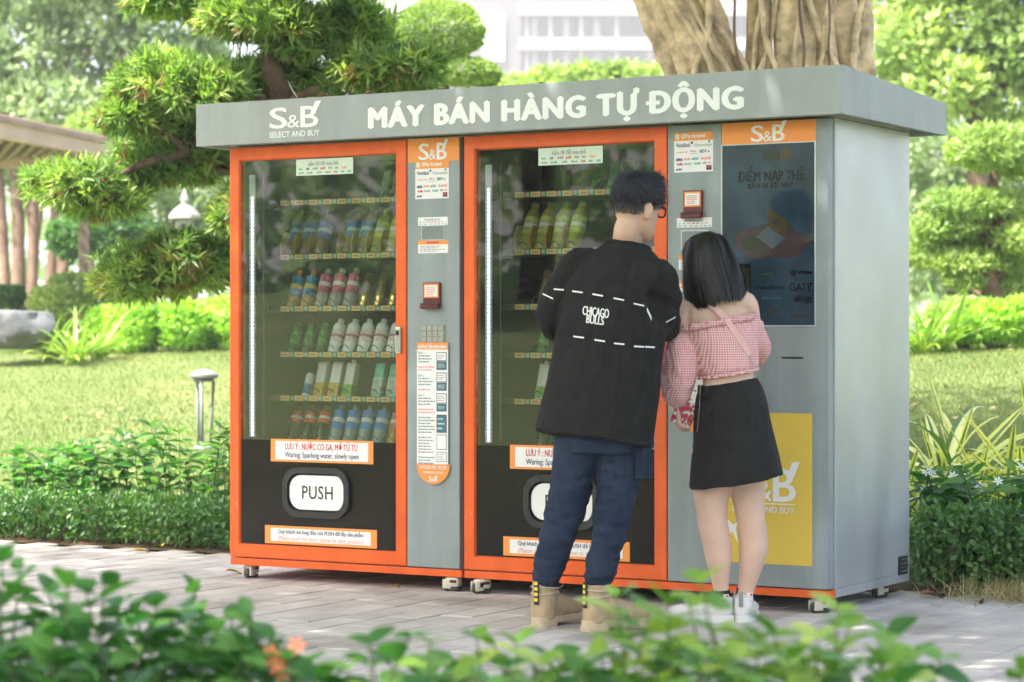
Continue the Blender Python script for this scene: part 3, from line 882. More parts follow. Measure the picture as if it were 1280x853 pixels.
can_('gold', .158, .021, bmat('gold can', (.72, .50, .16), .22, metal=.8), bmat('gold band', (.80, .62, .28), .22, metal=.8))
can_('greencan', .140, .021, noisy('dark green can', (.03, .16, .05), .9, 50), noisy('green can band', (.06, .28, .06), .9, 60))
can_('bluecan', .110, .020, bmat('white bottle', (.66, .67, .68)), noisy('blue wrap', (.05, .18, .50), .5, 40), (.10, .55))
carton('greenbox', .020, .016, .135, noisy('green carton', (.035, .20, .055), .35, 30), noisy('green carton band', (.12, .28, .10), .9, 60), (.05, .40))
carton('milkgold', .026, .020, .160, bmat('white carton', (.66, .66, .62)), noisy('gold carton band', (.55, .36, .06), .3, 40), (.02, .40), None)
carton('milkgreen', .025, .020, .158, bmat('white carton', (.66, .66, .62)), noisy('leaf green band', (.12, .38, .05), .4, 40), (.02, .36), bmat('white cap', (.68, .66, .64)))
carton('teal', .025, .018, .155, noisy('teal carton', (.16, .50, .38), .3, 30), noisy('silver teal band', (.42, .52, .50), .4, 40), (.10, .60))
KIND = dict(tea='brown tea bottle with grey cap', limetea='lime yellow drink bottle', orangecap='orange-capped juice bottle with blue label', pink='grey-capped bottle with pink flowery label',
            white='white milk drink bottle', cola='dark cola bottle with red label', blue='blue-labelled drink bottle', amberdark='amber bottle with pinkish label', gold='slim gold drink can',
            greencan='slim dark green can', bluecan='small blue and white can', greenbox='green drink carton', milkgold='white carton with gold lower half',
            milkgreen='white carton with leaf green lower half', teal='teal and silver carton')
ROWN = ['top', 'second', 'third', 'fourth', 'fifth', 'bottom']
def ring_mesh():
    mb = MB(); pts = [(.026*math.cos(R(t)), -.002*math.sin(R(t*2)), .030+.026*math.sin(R(t))) for t in range(20, 181, 16)]
    mb.tube(pts, .0022, 6); mb.tube([(-.026, 0, .030), (-.024, .02, .006), (0, .05, .004), (.024, .07, .03)], .0022, 6)
    o = mb.build('x', WIRE); me = o.data; bpy.data.objects.remove(o); return me
RING = ring_mesh()
def pad_mesh():
    pts = [(0, 0), (.03, .0), (.07, .02), (.10, .07), (.115, .12), (.03, .12), (.005, .075)]
    vs_ = [(-.002, y, z) for y, z in pts]+[(.002, y, z) for y, z in pts]; n = len(pts)
    o = MB().add(vs_, [tuple(range(n-1, -1, -1)), tuple(range(n, 2*n))]+[(i, (i+1) % n, (i+1) % n+n, i+n) for i in range(n)]).build('x', MUSTARD)
    me = o.data; bpy.data.objects.remove(o); return me
PADM = pad_mesh()
LEAN = R(23)
def stock(root, s0, side, rows):
    shelves = [o for o in root.children if o.name.startswith('shelf') and not o.name.startswith('shelf_rail')]
    for r, items in enumerate(rows):
        z = SHELF_Z[r]
        for it in items:
            lane, key = it[0], it[1]
            same = [q[0] for q in items if q[1] == key]
            dy = it[2] if len(it) > 2 else 0.0
            x = LANE0+LANE*lane; y = .275+dy
            k = sorted(same).index(lane)
            if len(same) > 1: lab = '%s %s from left, %s shelf of %s machine' % (ordn(k), KIND[key], ROWN[r], side)
            else: lab = '%s standing on the %s shelf of %s machine' % (KIND[key], ROWN[r], side)
            cat = 'carton' if key in ('greenbox', 'milkgold', 'milkgreen', 'teal') else 'can' if key in ('gold', 'greencan', 'bluecan') else 'bottle'
            o = empty('drink_'+cat, loc(s0+x, y, z+.012), -TH, lab, cat, 'drinks on the vending machine shelves')
            o.rotation_euler = (Matrix.Rotation(-TH, 3, 'Z') @ Matrix.Rotation(-LEAN if cat != 'carton' or key == 'x' else -LEAN*.8, 3, 'X')).to_euler()
            tw_ = random.uniform(-1.2, 1.2) if cat != 'carton' else random.uniform(-.12, .12)
            for pn, me in PROD[key]:
                q = bpy.data.objects.new(pn, me); q.rotation_euler = (random.uniform(-.03, .03) if pn == 'x' else 0, 0, tw_); link(q, o)
            c = bpy.data.objects.new('coil_wire', RING); c.location = (x, .243, z-.006); link(c, shelves[r])
            if r == 1 or key == 'tea':
                d_ = bpy.data.objects.new('divider', PADM); d_.location = (x-.036, .236, z+.001); link(d_, shelves[r])
stock(left, 0.0, 'left',
      [[(6, 'greenbox', .06), (7, 'greenbox', .06)],
       [(0, 'tea'), (1, 'tea'), (2, 'tea'), (4, 'tea'), (5, 'tea'), (6, 'limetea'), (7, 'limetea')],
       [(0, 'orangecap'), (1, 'orangecap'), (2, 'pink'), (3, 'pink'), (4, 'pink'), (5, 'gold'), (6, 'gold'), (7, 'gold')],
       [(0, 'greencan'), (1, 'greencan'), (2, 'greencan'), (3, 'white'), (4, 'white'), (5, 'white'), (6, 'white'), (7, 'white')],
       [(1, 'bluecan'), (2, 'milkgold'), (3, 'milkgold'), (4, 'milkgreen'), (6, 'teal'), (7, 'teal')],
       [(0, 'cola'), (1, 'cola'), (2, 'cola'), (3, 'blue'), (4, 'blue'), (5, 'blue'), (6, 'blue'), (7, 'amberdark')]])
stock(right, 1.226, 'right',
      [[(4, 'greenbox', .06), (5, 'greenbox', .06), (6, 'greenbox', .06), (7, 'greenbox', .06), (8, 'greenbox', .06)],
       [(0, 'limetea'), (1, 'limetea'), (2, 'limetea'), (3, 'limetea')],
       [(1, 'gold'), (2, 'gold')],
       [(1, 'greencan'), (2, 'greencan')],
       [(1, 'milkgreen'), (2, 'milkgreen')],
       [(1, 'cola'), (2, 'cola'), (3, 'cola'), (8, 'blue')]])

# ================================================================ people
SKIN = mat('skin', (0.62, 0.40, 0.29), 0.5, spec=0.35, sss=0.12, var=.09, vscale=16, bump=.05, bscale=260, detail=7)
SKINW = mat('pale skin', (0.70, 0.48, 0.37), 0.48, spec=0.35, sss=0.12, var=.09, vscale=9, bump=.05, bscale=260, detail=7)
KNIT = mat('black sweatshirt', (0.017, 0.017, 0.016), 0.9, spec=0.2, var=.15, vscale=30, bump=.25, bscale=420)
NAVY = mat('navy cotton', (0.021, 0.033, 0.062), 0.85, spec=0.2, var=.25, vscale=9, bump=.35, bscale=260)
TAN = mat('tan suede', (0.42, 0.32, 0.20), 0.85, spec=0.2, var=.12, vscale=22, bump=.2, bscale=200)
SOLE = mat('cream rubber sole', (0.52, 0.42, 0.28), 0.6, var=.08, vscale=20)
LACE = mat('beige lace', (0.50, 0.42, 0.31), 0.8)
HAIRM = mat('blue black hair', (0.014, 0.017, 0.024), 0.5, spec=0.4, var=.4, vscale=60)
HAIRW = mat('black hair', (0.014, 0.012, 0.010), 0.46, spec=0.5, var=.5, vscale=70)
STUB = mat('cropped hair', (0.05, 0.045, 0.04), 0.7)
SKIRT = mat('black skirt cloth', (0.016, 0.016, 0.015), 0.8, spec=0.25, var=.12, vscale=18, bump=.2, bscale=350)
SHOEW = mat('white leather', (0.72, 0.72, 0.69), 0.5, var=.05, vscale=20)
SOCK = mat('black sock', (0.015, 0.015, 0.017), 0.9)
STRAP = mat('pink strap', (0.75, 0.45, 0.43), 0.5)
EYEW = mat('eye white', (0.75, 0.73, 0.70), 0.2); EYED = mat('eye dark', (0.02, 0.012, 0.01), 0.15); LIP = mat('lips', (0.50, 0.17, 0.15), 0.45)
FRAME = mat('glasses frame', (0.02, 0.012, 0.012), 0.25)
YTAB = mat('yellow print', (0.75, 0.58, 0.05), 0.6)
def gingham():
    m = bpy.data.materials.new('pink gingham'); m.use_nodes = True
    nt = m.node_tree; b = nt.nodes['Principled BSDF']; b.inputs['Roughness'].default_value = .85; b.inputs['Specular IOR Level'].default_value = .2
    tc = nt.nodes.new('ShaderNodeTexCoord'); sp = nt.nodes.new('ShaderNodeSeparateXYZ'); nt.links.new(tc.outputs['Object'], sp.inputs[0])
    nz = nt.nodes.new('ShaderNodeTexNoise'); nz.inputs['Scale'].default_value = 14; nt.links.new(tc.outputs['Object'], nz.inputs['Vector'])
    outs = []
    add = nt.nodes.new('ShaderNodeMath'); add.operation = 'ADD'
    nt.links.new(sp.outputs[0], add.inputs[0]); mu0 = nt.nodes.new('ShaderNodeMath'); mu0.operation = 'MULTIPLY'; mu0.inputs[1].default_value = .6
    nt.links.new(sp.outputs[1], mu0.inputs[0]); nt.links.new(mu0.outputs[0], add.inputs[1])
    for src in (add.outputs[0], sp.outputs[2]):
        w = nt.nodes.new('ShaderNodeMath'); w.operation = 'MULTIPLY'; w.inputs[1].default_value = 2*math.pi/0.0090; nt.links.new(src, w.inputs[0])
        s_ = nt.nodes.new('ShaderNodeMath'); s_.operation = 'SINE'; nt.links.new(w.outputs[0], s_.inputs[0])
        mr = nt.nodes.new('ShaderNodeMapRange'); mr.inputs[1].default_value = -.3; mr.inputs[2].default_value = .3; nt.links.new(s_.outputs[0], mr.inputs[0]); outs.append(mr.outputs[0])
    av = nt.nodes.new('ShaderNodeMath'); av.operation = 'ADD'; nt.links.new(outs[0], av.inputs[0]); nt.links.new(outs[1], av.inputs[1])
    h = nt.nodes.new('ShaderNodeMath'); h.operation = 'MULTIPLY'; h.inputs[1].default_value = .5; nt.links.new(av.outputs[0], h.inputs[0])
    cr = nt.nodes.new('ShaderNodeValToRGB'); cr.color_ramp.elements[0].color = (.78, .62, .60, 1); cr.color_ramp.elements[1].color = (.62, .17, .19, 1)
    nt.links.new(h.outputs[0], cr.inputs[0]); nt.links.new(cr.outputs[0], b.inputs['Base Color'])
    return m
GINGHAM = gingham()

def ring_pts(c, ax, ay, a_, b_, n=20, p=2.0):
    out = []
    for k in range(n):
        t = 2*math.pi*k/n
        cx, sy = math.cos(t), math.sin(t)
        x = math.copysign(abs(cx)**(2/p), cx)*a_; y = math.copysign(abs(sy)**(2/p), sy)*b_
        out.append(Vector(c)+ax*x+ay*y)
    return out
def loft(mb, rings):
    n = len(rings[0]); vs_ = [v for r in rings for v in r]; fs = []
    for i in range(len(rings)-1):
        for k in range(n):
            k2 = (k+1) % n
            fs.append((i*n+k, i*n+k2, (i+1)*n+k2, (i+1)*n+k))
    fs.append(tuple(range(n-1, -1, -1))); fs.append(tuple((len(rings)-1)*n+k for k in range(n)))
    mb.add(vs_, fs)
def curve(pts, rads, m=5):
    """Catmull-Rom through joints, with radii"""
    P = [Vector(p) for p in pts]; out = []; rr = []
    for i in range(len(P)-1):
        p0 = P[max(i-1, 0)]; p1 = P[i]; p2 = P[i+1]; p3 = P[min(i+2, len(P)-1)]
        for k in range(m):
            t = k/m
            out.append(0.5*((2*p1)+(p2-p0)*t+(2*p0-5*p1+4*p2-p3)*t*t+(3*p1-p0-3*p2+p3)*t**3)); rr.append(rads[i]+(rads[i+1]-rads[i])*(t*t*(3-2*t)))
    out.append(P[-1]); rr.append(rads[-1])
    return out, rr
def limb(mb, pts, rads, n=16, m=5):
    a_, r_ = curve(pts, rads, m); mb.tube(a_, r_, n)
def ball(mb, c, r, mtx=None):
    bm = bmesh.new(); bmesh.ops.create_icosphere(bm, subdivisions=2, radius=1.0)
    for v in bm.verts:
        q = Vector((v.co.x*r[0], v.co.y*r[1], v.co.z*r[2]))
        v.co = (mtx @ q if mtx else q)+Vector(c)
    mb.bm(bm)
def fuse(name, mb, voxel, it, material, parent=None, disp=None, fac=.5, cut=None):
    """melt overlapping closed lofts into one continuous skin"""
    o = mesh_obj('tmp', mb.v, mb.f, material if not isinstance(material, list) else material[0])
    md = o.modifiers.new('r', 'REMESH'); md.mode = 'VOXEL'; md.voxel_size = voxel; md.use_smooth_shade = True
    if it:
        sm = o.modifiers.new('s', 'SMOOTH'); sm.iterations = it; sm.factor = fac
    dg = bpy.context.evaluated_depsgraph_get()
    me = bpy.data.meshes.new_from_object(o.evaluated_get(dg)); me.name = name
    bpy.data.objects.remove(o)
    if cut:
        bm = bmesh.new(); bm.from_mesh(me)
        bmesh.ops.delete(bm, geom=[f for f in bm.faces if cut(f.calc_center_median())], context='FACES'); bm.to_mesh(me); bm.free()
    if disp:
        co = [v.co.copy() for v in me.vertices]; nr = [v.normal.copy() for v in me.vertices]
        for v, c, n_ in zip(me.vertices, co, nr):
            v.co = c+n_*disp(c)
    me.materials.clear(); me.materials.append(material)
    me.polygons.foreach_set('use_smooth', [True]*len(me.polygons)); me.update()
    return link(bpy.data.objects.new(name, me), parent)
def nz3(c, sx, sy, sz, seed=0):
    return noise.noise(Vector((c.x*sx+seed, c.y*sy, c.z*sz)))

def head_rings(mtx, female=False):
    R_ = [(-.118, .060, .018, .016), (-.106, .052, .034, .036), (-.085, .034, .050, .060), (-.06, .018, .060, .076), (-.03, .005, .067, .088), (0, 0, .072, .094),
          (.03, -.002, .075, .097), (.06, -.004, .072, .093), (.085, -.006, .061, .079), (.105, -.008, .043, .055), (.118, -.008, .018, .022)]
    rings = []
    for z, cy, a_, b_ in R_:
        rings.append([mtx @ Vector((a_*math.cos(2*math.pi*k/24), cy+b_*math.sin(2*math.pi*k/24), z)) for k in range(24)])
    return rings
def add_head(mb, mtx):
    loft(mb, head_rings(mtx))
    m3 = mtx.to_3x3()
    for q, r in (((0, .100, -.030), (.011, .018, .010)), ((0, .094, -.012), (.008, .012, .022)), ((.030, .080, .022), (.026, .012, .008)), ((-.030, .080, .022), (.026, .012, .008)), ((0, .082, -.072), (.022, .012, .008)), ((0, .062, -.108), (.018, .016, .012))):
        ball(mb, mtx @ Vector(q), r, m3)
    for sx in (-1, 1):
        ball(mb, mtx @ Vector((sx*.083, -.016, -.008)), (.009, .022, .034), m3 @ Matrix.Rotation(sx*R(-32), 3, 'Z'))
        ball(mb, mtx @ Vector((sx*.078, -.008, -.030)), (.010, .012, .014), m3)
def add_face(root, mtx):
    m3 = mtx.to_3x3()
    for sx in (-1, 1):
        mb = MB(); ball(mb, mtx @ Vector((sx*.031, .079, .002)), (.012, .010, .009), m3); e_ = mb.build('eye', EYEW, root, True)
        mb = MB(); ball(mb, mtx @ Vector((sx*.031, .0865, .002)), (.0055, .004, .0055), m3); mb.build('iris', EYED, e_, True)
        mb = MB(); mb.tube([mtx @ Vector((sx*.016, .094, .022)), mtx @ Vector((sx*.032, .094, .028)), mtx @ Vector((sx*.048, .080, .022))], .003, 6); mb.build('eyebrow', EYED, root, True)
    mb = MB(); ball(mb, mtx @ Vector((0, .092, -.070)), (.021, .006, .006), m3); mb.build('lips', LIP, root, True)
def add_hand(mb, wrist, d, n, scale=1.0, curl=.5, side=1):
    """palm and five bent fingers; d points to the fingertips, n away from the palm"""
    d = Vector(d).normalized(); n = (Vector(n)-d*Vector(n).dot(d)).normalized(); x = d.cross(n)*side
    w = Vector(wrist); S = scale
    def P(a_, b_, c_): return w+(x*a_+d*b_+n*c_)*S
    loft(mb, [ring_pts(P(0, b_, 0), x, n, aa*S, bb*S, 14) for b_, aa, bb in ((-.02, .024, .019), (.01, .027, .017), (.045, .038, .015), (.08, .040, .013), (.092, .034, .010))])
    for fx, L_, b0 in ((-.030, .062, .078), (-.010, .075, .086), (.010, .070, .085), (.029, .055, .076)):
        pts = [P(fx*.8, b0-.03, 0)]; ang = 0.0; p_ = [fx, b0, 0.0]
        pts.append(P(*p_))
        for seg in (.42, .33, .25):
            ang += curl*1.1
            p_ = [p_[0], p_[1]+L_*seg*math.cos(ang), p_[2]-L_*seg*math.sin(ang)]; pts.append(P(*p_))
        limb(mb, pts, [.0095*S, .0092*S, .0085*S, .0078*S, .0062*S], 10, 3)
    limb(mb, [P(-.018, .012, 0), P(-.040, .035, -.010), P(-.050, .060, -.022), P(-.046, .080, -.034)], [.013*S, .0115*S, .0098*S, .0075*S], 10, 3)

# ---------------------------------------------------------------- the man
MZ = 8.86; MO = Vector((0.207, MZ, 0))
def J(px, py, dy=0.0):
    Z = MZ+dy
    return Vector(((px-640)*Z/3000-MO.x, dy, 1.06-(py-427)*Z/3000))
F_ = Vector((math.sin(R(36)), math.cos(R(36)), 0)); R_d = Vector((math.cos(R(36)), -math.sin(R(36)), 0))
hip = J(742, 550, 0.0); neck = J(783, 303, .06)
ax = (neck-hip).normalized(); L_ax = (neck-hip).length
rd = (R_d-ax*R_d.dot(ax)).normalized(); fd = ax.cross(rd).normalized()
if fd.dot(F_) < 0: fd = -fd
def T(t, a_=0, b_=0): return hip+ax*(L_ax*t)+rd*a_+fd*b_
hm = Matrix.Translation(J(795, 261, .04)) @ Matrix.Rotation(R(-50), 4, 'Z') @ Matrix.Rotation(R(-6), 4, 'X') @ Matrix.Rotation(R(4), 4, 'Y')
shL, elL, wrL = J(727, 338, .11), J(690, 402, .16), J(733, 432, .36)
shR, elR, wrR = J(818, 349, -.09), J(827, 404, .06), J(852, 400, .34)
leg_l = [(724, 548, 32), (715, 600, 27), (706, 640, 24.5), (696, 675, 22.5), (684, 712, 21)]
leg_r = [(776, 550, 32), (773, 600, 27.5), (766, 640, 23.5), (757, 692, 21), (750, 718, 20)]
def leg_pts(tb, dy): return [J(x, y, dy*(y-520)/260) for x, y, r in tb], [r*MZ/3000 for x, y, r in tb]
mb = MB()
add_head(mb, hm)
limb(mb, [hm @ Vector((0, -.020, -.045)), hm @ Vector((0, -.035, -.09)), T(.985, 0, .005), T(.88, 0, 0)], [.046, .047, .056, .080], 18)
loft(mb, [ring_pts(T(t), rd, fd, a_, b_, 18) for t, a_, b_ in ((-.02, .15, .10), (.2, .135, .10), (.45, .145, .10), (.7, .165, .105), (.84, .165, .09), (.93, .09, .07))])
limb(mb, [shL, elL, wrL], [.055, .045, .030], 14); limb(mb, [shR, elR, wrR], [.055, .045, .030], 14)
add_hand(mb, wrL, (wrL-elL), (0, -.2, 1), 1.0, .45, -1)
add_hand(mb, wrR, (wrR-elR)+Vector((0, .05, .02)), (0, -.3, 1), 1.0, .3, 1)
for tb, dy, fx in ((leg_l, .07, 684), (leg_r, -.075, 750)):
    p_, r_ = leg_pts(tb, dy); foot = J(fx-3, 772, dy*.85)
    limb(mb, [*p_, foot], [r*.72 for r in r_]+[.036], 14)
man = fuse('person', mb, .0065, 3, SKIN)
man.location = MO
tag(man, 'man in a long black sweatshirt and navy trousers bending toward the payment panel', 'person')
add_face(man, hm)

# sweatshirt
mb = MB()
loft(mb, [ring_pts(T(t, 0, o_), rd, fd, a_, b_, 28, 2.3) for t, a_, b_, o_ in
          ((0.0, .226, .160, 0), (.03, .229, .163, 0), (.15, .226, .164, 0), (.4, .216, .158, 0), (.6, .214, .153, 0), (.75, .212, .145, 0), (.84, .200, .128, 0), (.90, .165, .108, .005), (.95, .118, .090, .01), (.985, .080, .076, .012))])
limb(mb, [T(.80, -.11, 0), shL, (shL+elL)/2+Vector((-.012, 0, .012)), elL, wrL], [.10, .082, .076, .066, .048], 18)
limb(mb, [T(.78, .11, 0), shR, (shR+elR)/2+Vector((.014, 0, .008)), elR, wrR], [.10, .083, .080, .070, .048], 18)
def d_sweat(c):
    t = (c-hip).dot(ax)/L_ax
    side = (c-hip).dot(rd)
    w = .008*nz3(c, 6, 6, 3.0)+.005*nz3(c, 13, 13, 6, 5)+.0016*nz3(c, 40, 40, 22, 2)
    if t < .35: w += .006*math.sin(side*46+2*nz3(c, 5, 5, 5, 3))*max(0, .35-t)*1.6
    dl = min((c-elL).length, (c-elR).length)
    if dl < .17: w += .008*nz3(c, 22, 22, 34, 9)*(1-dl/.17)
    ap = min((c-T(.74, -.19)).length, (c-T(.72, .19)).length)
    if ap < .16: w += .009*math.sin(70*(c-T(.74)).dot(ax+rd*.8*(1 if side > 0 else -1)))*(1-ap/.16)
    if t < .035: w += .0025
    return w
sweat = fuse('sweatshirt', mb, .0075, 3, KNIT, man, d_sweat)
bv = BVHTree.FromPolygons([v.co for v in sweat.data.vertices], [tuple(p.vertices) for p in sweat.data.polygons])
def on_back(x, z, off=.003):
    h_ = bv.ray_cast(Vector((x, -2.0, z)), Vector((0, 1, 0)))
    return (Vector((x, h_[0].y-off, z)) if h_[0] is not None else None)
# neck rib
mb = MB(); limb(mb, [T(.984, .083*math.cos(t), .012+.079*math.sin(t)) for t in [2*math.pi*k/14 for k in range(15)]], [.008]*15, 8, 2); mb.build('neck_rib', KNIT, sweat, True)
def back_xy(px, py): 
    q = J(px, py, -.16); return q.x, q.z
def dash(px, py, slope, w=13, th=1.9):
    mb = MB(); n = 5; vs_ = []
    for k in range(n+1):
        for s_ in (-.5, .5):
            x, z = back_xy(px+(k/n-.5)*w, py+(k/n-.5)*w*slope+s_*th); q = on_back(x, z, .0025)
            if q is None: return
            vs_.append(q)
    if max(v.y for v in vs_)-min(v.y for v in vs_) > .06: return
    mb.add(vs_, [(2*k, 2*k+1, 2*k+3, 2*k+2) for k in range(n)]); mb.build('white_dash', WHITE, sweat)
for q in ((700, 361, .10), (723, 364.5, .16), (748, 369, .2), (774, 374.5, .2), (799, 381.5, .22), (686, 369.5, .5), (700, 417.5, .1), (724, 422, .13), (750, 426.5, .16), (774, 430.5, .1), (799, 434, .06), (813, 434.6, .05)): dash(*q)
dash(841, 400, -.55, 12); dash(812, 393, 2.0, 6, 5); dash(673, 417, .3, 9)
def back_text(body, pcx, pcy, w, h, slope):
    co, fs, asp = text_raw(body, 0, 0, .18, .95)
    vs_ = []
    bmx = bmesh.new(); vv = [bmx.verts.new(c) for c in co]
    for f in fs:
        try: bmx.faces.new([vv[i] for i in f])
        except ValueError: pass
    bmesh.ops.triangulate(bmx, faces=bmx.faces[:]); bmx.verts.index_update()
    cs = [v.co.copy() for v in bmx.verts]; tf = [[v.index for v in f.verts] for f in bmx.faces]; bmx.free()
    mb = MB()
    for k, dx in enumerate((0, .28, -.28)):
        vs_ = []
        for c in cs:
            x, z = back_xy(pcx+(c.x-.5)*w+dx, pcy-(c.y-.5)*h+(c.x-.5)*w*slope); vs_.append(on_back(x, z, .0028+k*.0001))
        mb.add(vs_, tf)
    mb.build('lettering', WHITE, sweat)
back_text('CHICAGO', 745.5, 390.5, 32, 11.5, .15); back_text('BULLS', 744.5, 400.5, 22, 10.5, .15)

# trousers
mb = MB()
loft(mb, [ring_pts(J(748, y), R_d, F_, a_, b_, 22) for y, a_, b_ in ((520, .160, .125), (545, .172, .135), (566, .160, .125))])
for tb, dy in ((leg_l, .07), (leg_r, -.075)):
    p_, r_ = leg_pts(tb, dy)
    last = J(tb[-1][0]-2.5, tb[-1][1]+(22 if dy > 0 else 18), dy*.8)
    limb(mb, [*p_, last], r_+[.043], 20)
def d_trou(c):
    w = .004*nz3(c, 8, 8, 6)
    if c.z < .62: w += .010*nz3(c, 9, 9, 26, 2)*min(1, (.66-c.z)*4)+.006*nz3(c, 16, 16, 48, 7)
    return w
trou = fuse('trousers', mb, .0065, 2, NAVY, man, d_trou)
pk = MB(); 
for dx in (0,):
    c0 = J(801, 573, -.07); c0.y -= .0
    ring = [(-.030, -.078), (.030, -.078), (.032, .06), (-.028, .075)]
    p0 = c0+R_d*.012
    vs_ = []
    for o_ in (-.022, .020):
        for u_, z_ in ring: vs_.append(p0+(-F_)*(-.0)+Vector((0, -1, 0))*(.0)+ (F_*u_)+Vector((0, 0, z_))+R_d*o_)
    pk.add(vs_, [(0, 1, 2, 3), (7, 6, 5, 4), (0, 4, 5, 1), (1, 5, 6, 2), (2, 6, 7, 3), (3, 7, 4, 0)])
o = pk.build('cargo_pocket', NAVY, trou); bvm = o.modifiers.new('b', 'BEVEL'); bvm.width = .008; bvm.segments = 3
fl_ = MB(); vs_ = []
for o_ in (-.01, .026):
    for u_, z_ in ((-.034, .040), (.034, .036), (.034, .085), (-.034, .092)): vs_.append(p0+F_*u_+Vector((0, 0, z_))+R_d*o_)
fl_.add(vs_, [(0, 1, 2, 3), (7, 6, 5, 4), (0, 4, 5, 1), (1, 5, 6, 2), (2, 6, 7, 3), (3, 7, 4, 0)])
o = fl_.build('pocket_flap', NAVY, trou); bvm = o.modifiers.new('b', 'BEVEL'); bvm.width = .005; bvm.segments = 2

# boots
def boot_meshes():
    mb = MB()
    limb(mb, [(0, -.066, .030), (0, -.066, .075), (0, -.060, .120), (0, -.058, .172)], [.047, .047, .047, .047], 18)
    loft(mb, [ring_pts((0, y, zc), Vector((1, 0, 0)), Vector((0, 0, 1)), a_, b_, 18, 2.3) for y, zc, a_, b_ in
              ((-.108, .058, .030, .030), (-.09, .068, .044, .044), (-.03, .075, .047, .056), (.03, .068, .050, .046), (.09, .058, .052, .036), (.135, .053, .046, .030), (.162, .050, .030, .020))])
    up = fuse('boot', mb, .006, 4, TAN, None, lambda c: .0012*nz3(c, 40, 40, 40))
    def outline(k, z0, z1, y0, y1, w):
        pts = []
        for t in range(0, 360, 12):
            x = math.cos(R(t)); y = math.sin(R(t))
            wx = w*(1.0 if y > 0 else .86)
            pts.append((math.copysign(abs(x)**.75, x)*wx, (y0+y1)/2+math.copysign(abs(y)**.8, y)*(y1-y0)/2))
        return pts
    so = MB()
    for y0, y1, w, z0, z1 in ((-.122, .172, .056, .016, .040), (-.124, -.020, .050, .0, .018), (.020, .174, .056, .004, .018)):
        pts = outline(0, z0, z1, y0, y1, w); n = len(pts)
        vs_ = [(x, y, z0) for x, y in pts]+[(x*1.02, y, z1) for x, y in pts]
        so.add(vs_, [tuple(range(n-1, -1, -1)), tuple(range(n, 2*n))]+[(i, (i+1) % n, (i+1) % n+n, i+n) for i in range(n)])
    sole = auto_smooth(so.build('sole', SOLE), 40)
    lc = MB()
    for z, tl in ((.128, .006), (.146, -.004)):
        lc.tube([(.0505*math.cos(R(t)), -.059+.0505*math.sin(R(t)), z+tl*math.sin(R(t))) for t in range(0, 361, 20)], .0032, 6)
    for sx in (-1, 1):
        lc.tube([(0, -.008, .146), (sx*.022, .010, .160), (sx*.034, .016, .150), (sx*.020, .008, .138), (0, -.008, .144)], .0028, 6)
        lc.tube([(0, -.008, .144), (sx*.014, .012, .125), (sx*.02, .018, .105)], .0026, 6)
    for k, (y, z) in enumerate(((-.002, .130), (.012, .118), (.028, .108), (.045, .102))):
        lc.tube([(-.030, y-.006, z-.012), (0, y+.004, z+.004), (.030, y-.006, z-.012)], .0026, 6)
    lace = lc.build('laces', LACE, None, True)
    tb = MB(); tb.box(-.010, .010, -.1165, -.1125, .085, .180, .001); tabo = tb.build('pull_tab', BLACKM)
    ym = MB()
    for k in range(4): ym.box(-.0075, .0075, -.1180, -.1168, .098+k*.020, .110+k*.020)
    yo = ym.build('tab_print', YTAB)
    out = [(o.name, o.data) for o in (up, sole, lace, tabo, yo)]
    for o in (up, sole, lace, tabo, yo): bpy.data.objects.remove(o)
    return [d for n, d in out]
BT = boot_meshes()
for tb, dy, yaw in ((leg_l, .07, 35), (leg_r, -.075, 58)):
    c = J(tb[-1][0]-2.5, tb[-1][1]+20, dy*.85); fdir = Vector((math.sin(R(yaw)), math.cos(R(yaw)), 0))
    b_ = bpy.data.objects.new('boot', BT[0]); b_.location = Vector((c.x, c.y, 0))+fdir*.056; b_.rotation_euler = (0, 0, -R(yaw)); link(b_, man)
    for nm, me in zip(('sole', 'laces', 'pull_tab', 'tab_print'), BT[1:]): link(bpy.data.objects.new(nm, me), b_)

# hair: swept crop on top, short fade below
def strand(V, Fc, p, d1, d2, w, nrm, L_):
    """one tapering hair ribbon along p -> p+d1 -> p+d1+d2"""
    s_ = d1.cross(nrm)
    if s_.length < 1e-6: return
    s_ = s_.normalized()*w
    a_, b_, c_ = p, p+d1*L_, p+(d1+d2)*L_
    n = len(V); V += [a_-s_, a_+s_, b_+s_*.8, b_-s_*.8, c_]; Fc += [(n, n+1, n+2, n+3), (n+3, n+2, n+4)]
def head_surf(phi, z, off=0.0):
    R_ = [(-.118, .060, .018, .016), (-.085, .034, .050, .060), (-.06, .018, .060, .076), (-.03, .005, .067, .088), (0, 0, .072, .094), (.03, -.002, .075, .097), (.06, -.004, .072, .093), (.085, -.006, .061, .079), (.105, -.008, .043, .055), (.1185, -.008, .0, .0)]
    for (z0, c0, a0, b0), (z1, c1, a1, b1) in zip(R_, R_[1:]):
        if z <= z1:
            k = (z-z0)/(z1-z0); return Vector(((a0+(a1-a0)*k+off)*math.cos(phi), c0+(c1-c0)*k+(b0+(b1-b0)*k+off)*math.sin(phi), z))
    return Vector((0, -.008, .1185))
hr = random.Random(8)
V = []; Fc = []
whorl = Vector((-.012, -.060, .105))
mbh = MB()
rings = []
for z, o_ in ((.012, .001), (.022, .008), (.045, .013), (.065, .016), (.085, .020), (.100, .026), (.112, .030)):
    rings.append([hm @ (head_surf(2*math.pi*k/28, z, o_*(1+.25*math.sin(2*math.pi*k/28)))+Vector((0, 0, max(0, (z-.06))*.38+(.008 if math.sin(2*math.pi*k/28) > .5 else 0)))) for k in range(28)])
loft(mbh, rings)
hair = fuse('hair', mbh, .005, 2, HAIRM, man, lambda c: .0016*nz3(c, 90, 90, 50))
